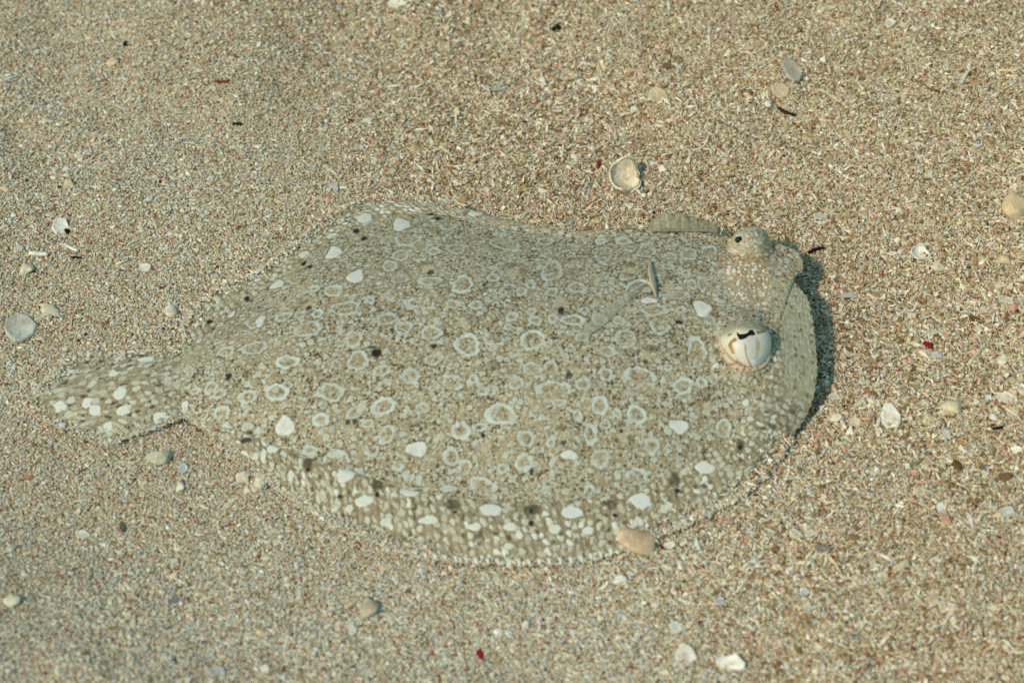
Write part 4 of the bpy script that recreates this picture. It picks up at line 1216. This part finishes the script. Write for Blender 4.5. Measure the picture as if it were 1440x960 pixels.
def surround(L, Wd, H, col, coarse):
    """the same loose sand beyond the frame: small mats of grains repeated over the ground by geometry nodes"""
    pit = .017
    g = np.arange(-.62, .62, pit)
    X, Y = [q.ravel() for q in np.meshgrid(g, g)]
    X = X + rng.uniform(-.003, .003, len(X)); Y = Y + rng.uniform(-.003, .003, len(Y))
    px, py = w2p(np.stack([X, Y, ground(X, Y)], 1))
    out = (px < -90) | (px > 1530) | (py < -70) | (py > 1020)
    X, Y = X[out], Y[out]
    Z = ground(X, Y); e = .006
    rx = np.arctan((ground(X, Y + e) - ground(X, Y - e)) / (2 * e)); ry = -np.arctan((ground(X + e, Y) - ground(X - e, Y)) / (2 * e))
    k = rng.choice(len(L), 560, replace=False)
    rad = .0135 * np.sqrt(rng.random(560)); an = rng.uniform(0, 2 * np.pi, 560)
    V, F = splinters(rad * np.cos(an), rad * np.sin(an), np.zeros(560), L[k], Wd[k], H[k])
    nV = len(V)
    P = np.concatenate([V, np.stack([X, Y, Z], 1)])
    o = make_mesh('surrounding_sand', P, F, M_GRAIN, None, np.concatenate([np.repeat(col[k], 6, 0), np.full((len(X), 3), .4)]), smooth=False)
    me = o.data
    at = me.attributes.new('tilt', 'FLOAT_VECTOR', 'POINT')
    R = np.zeros((len(P), 3), np.float32); R[nV:] = [tuple((Matrix.Rotation(b_, 3, 'Y') @ Matrix.Rotation(a_, 3, 'X') @ Matrix.Rotation(c_, 3, 'Z')).to_euler()) for a_, b_, c_ in zip(rx, ry, rng.uniform(0, 6.283, len(X)))]
    at.data.foreach_set('vector', R.ravel())
    sp = me.attributes.new('spot', 'BOOLEAN', 'POINT'); sp.data.foreach_set('value', np.arange(len(P)) >= nV)
    ng = bpy.data.node_groups.new('repeat_sand', 'GeometryNodeTree')
    ng.interface.new_socket('Geometry', in_out='INPUT', socket_type='NodeSocketGeometry')
    ng.interface.new_socket('Geometry', in_out='OUTPUT', socket_type='NodeSocketGeometry')
    N, K = ng.nodes, ng.links
    gi, go = N.new('NodeGroupInput'), N.new('NodeGroupOutput')
    an_ = N.new('GeometryNodeInputNamedAttribute'); an_.data_type = 'BOOLEAN'; an_.inputs[0].default_value = 'spot'
    tn = N.new('GeometryNodeInputNamedAttribute'); tn.data_type = 'FLOAT_VECTOR'; tn.inputs[0].default_value = 'tilt'
    se = N.new('GeometryNodeSeparateGeometry'); se.domain = 'POINT'
    mp = N.new('GeometryNodeMeshToPoints'); ip = N.new('GeometryNodeInstanceOnPoints')
    e2r = N.new('FunctionNodeEulerToRotation')
    K.new(gi.outputs[0], se.inputs[0]); K.new(an_.outputs[0], se.inputs[1])
    K.new(se.outputs[0], mp.inputs[0]); K.new(mp.outputs[0], ip.inputs['Points'])
    K.new(se.outputs[1], ip.inputs['Instance'])
    K.new(tn.outputs[0], e2r.inputs[0]); K.new(e2r.outputs[0], ip.inputs['Rotation'])
    K.new(ip.outputs[0], go.inputs[0])
    md = o.modifiers.new('repeat_sand', 'NODES'); md.node_group = ng
    tag(o, 'loose coral sand stretching away round the fish', 'sand', kind='stuff')

def build_grains():
    N0 = 330000
    # frame footprint plus a margin
    px = rng.uniform(-110, 1550, N0); py = rng.uniform(-90, 1040, N0)
    c = p2w(px, py, 0.0)
    x, y = c[:, 0], c[:, 1]
    poly = fish_outline()
    ins = in_poly(x, y, poly)
    # keep a dusting on the rim of the fins
    cen = poly.mean(0)
    shr = cen + (poly - cen) * .975
    deep = in_poly(x, y, shr)
    keep = ~ins
    x, y = x[keep], y[keep]
    n = min(len(x), 196000); x, y = x[:n], y[:n]
    z = ground(x, y)
    # sand washed over the border of the fins
    def dust(cur_out, cur_in, cnt, reach):
        i = rng.integers(0, len(cur_out), cnt); d = np.minimum(rng.exponential(reach, cnt), .012) - .001
        D = cur_in[i] - cur_out[i]; ln = np.linalg.norm(D[:, :2], axis=1) + 1e-6
        f = np.minimum(d / ln, .6)[:, None]
        p = cur_out[i] + D * f
        return p + np.stack([rng.normal(0, .0006, cnt), rng.normal(0, .0006, cnt), np.full(cnt, .0010)], 1)
    ka, kb, kc = int(np.searchsorted(STN, 1)), int(np.searchsorted(STN, 14.2)), int(np.searchsorted(STN, 8))
    km, kn = int(np.searchsorted(STN, 6.6)), int(np.searchsorted(STN, 10.2))
    nt_ = len(TAILPTS) // 2
    def _te(a_):
        i_ = int(round(a_ * (nt_ - 1))); f_ = np.linspace(.05, 1, 60)[:, None]
        return TAILPTS[i_] * (1 - f_) + TAILPTS[nt_ + i_] * f_
    ex = np.concatenate([dust(EB[ka:km], FB[ka:km], 1900, .0022), dust(EB[km:kn], FB[km:kn], 500, .0007), dust(EB[kn:kb], FB[kn:kb], 1300, .0018), dust(ET[:kc], FT[:kc], 1300, .002), dust(TAILPTS[nt_:], TAILPTS[:nt_], 650, .0025), dust(_te(0), _te(.2), 420, .0012), dust(_te(1), _te(.8), 380, .0012)])
    x = np.concatenate([x, ex[:, 0]]); y = np.concatenate([y, ex[:, 1]]); z = np.concatenate([z, ex[:, 2]]); n = len(x)
    # coarse to the right and round the fish, fine, silty and tinted for weaker strobe light on the left
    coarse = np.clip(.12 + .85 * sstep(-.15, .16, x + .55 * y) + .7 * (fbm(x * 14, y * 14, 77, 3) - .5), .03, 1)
    u = rng.random(n)
    kind = np.where(u < .15 + .13 * coarse, 1, 0)           # 1: splinter, 0: chip
    size = np.exp(rng.normal(0, .36, n).clip(-.8, .75)) * (.00042 + .00023 * coarse) * (.72 + .56 * fbm(x * 22 + 5, y * 22, 88, 3))
    L = np.where(kind == 1, size * rng.uniform(1.5, 2.9, n), size * rng.uniform(.9, 1.4, n))
    Wd = np.where(kind == 1, size * rng.uniform(.30, .5, n), size * rng.uniform(.6, 1.0, n))
    H = np.where(kind == 1, Wd * .9, size * rng.uniform(.3, .6, n))
    big = rng.random(n) < .010 + .014 * coarse
    bs = rng.uniform(1.4, 2.3, n)[big]
    L[big] *= bs; Wd[big] *= bs; H[big] *= bs * .8
    # colour: grain types, with strobe falloff painted in, warmer right and greyer left
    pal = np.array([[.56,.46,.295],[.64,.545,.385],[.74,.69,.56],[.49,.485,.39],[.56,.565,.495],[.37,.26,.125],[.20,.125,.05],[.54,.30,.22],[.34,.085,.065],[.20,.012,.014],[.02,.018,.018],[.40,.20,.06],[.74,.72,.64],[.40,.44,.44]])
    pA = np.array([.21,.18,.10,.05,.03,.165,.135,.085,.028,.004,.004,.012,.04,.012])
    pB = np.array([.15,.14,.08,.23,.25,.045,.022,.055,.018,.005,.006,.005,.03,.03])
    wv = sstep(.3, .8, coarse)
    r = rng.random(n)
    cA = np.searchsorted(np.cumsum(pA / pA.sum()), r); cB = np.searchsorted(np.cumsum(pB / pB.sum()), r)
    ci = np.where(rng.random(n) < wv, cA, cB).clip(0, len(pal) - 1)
    ci = np.where((kind == 1) & (ci >= 5) & (rng.random(n) < .7), 2, ci)
    dk = np.where(np.isin(ci, (8, 9, 10)), np.minimum(1, .0010 / L), 1.0); L, Wd, H = L * dk, Wd * dk, H * dk
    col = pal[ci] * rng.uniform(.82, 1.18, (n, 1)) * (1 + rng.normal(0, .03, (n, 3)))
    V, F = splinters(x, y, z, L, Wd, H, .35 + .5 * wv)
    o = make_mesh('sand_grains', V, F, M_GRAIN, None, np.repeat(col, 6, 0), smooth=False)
    tag(o, 'loose coral sand grains and splinters over the sea bed', 'sand', kind='stuff')
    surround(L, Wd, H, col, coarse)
build_grains()
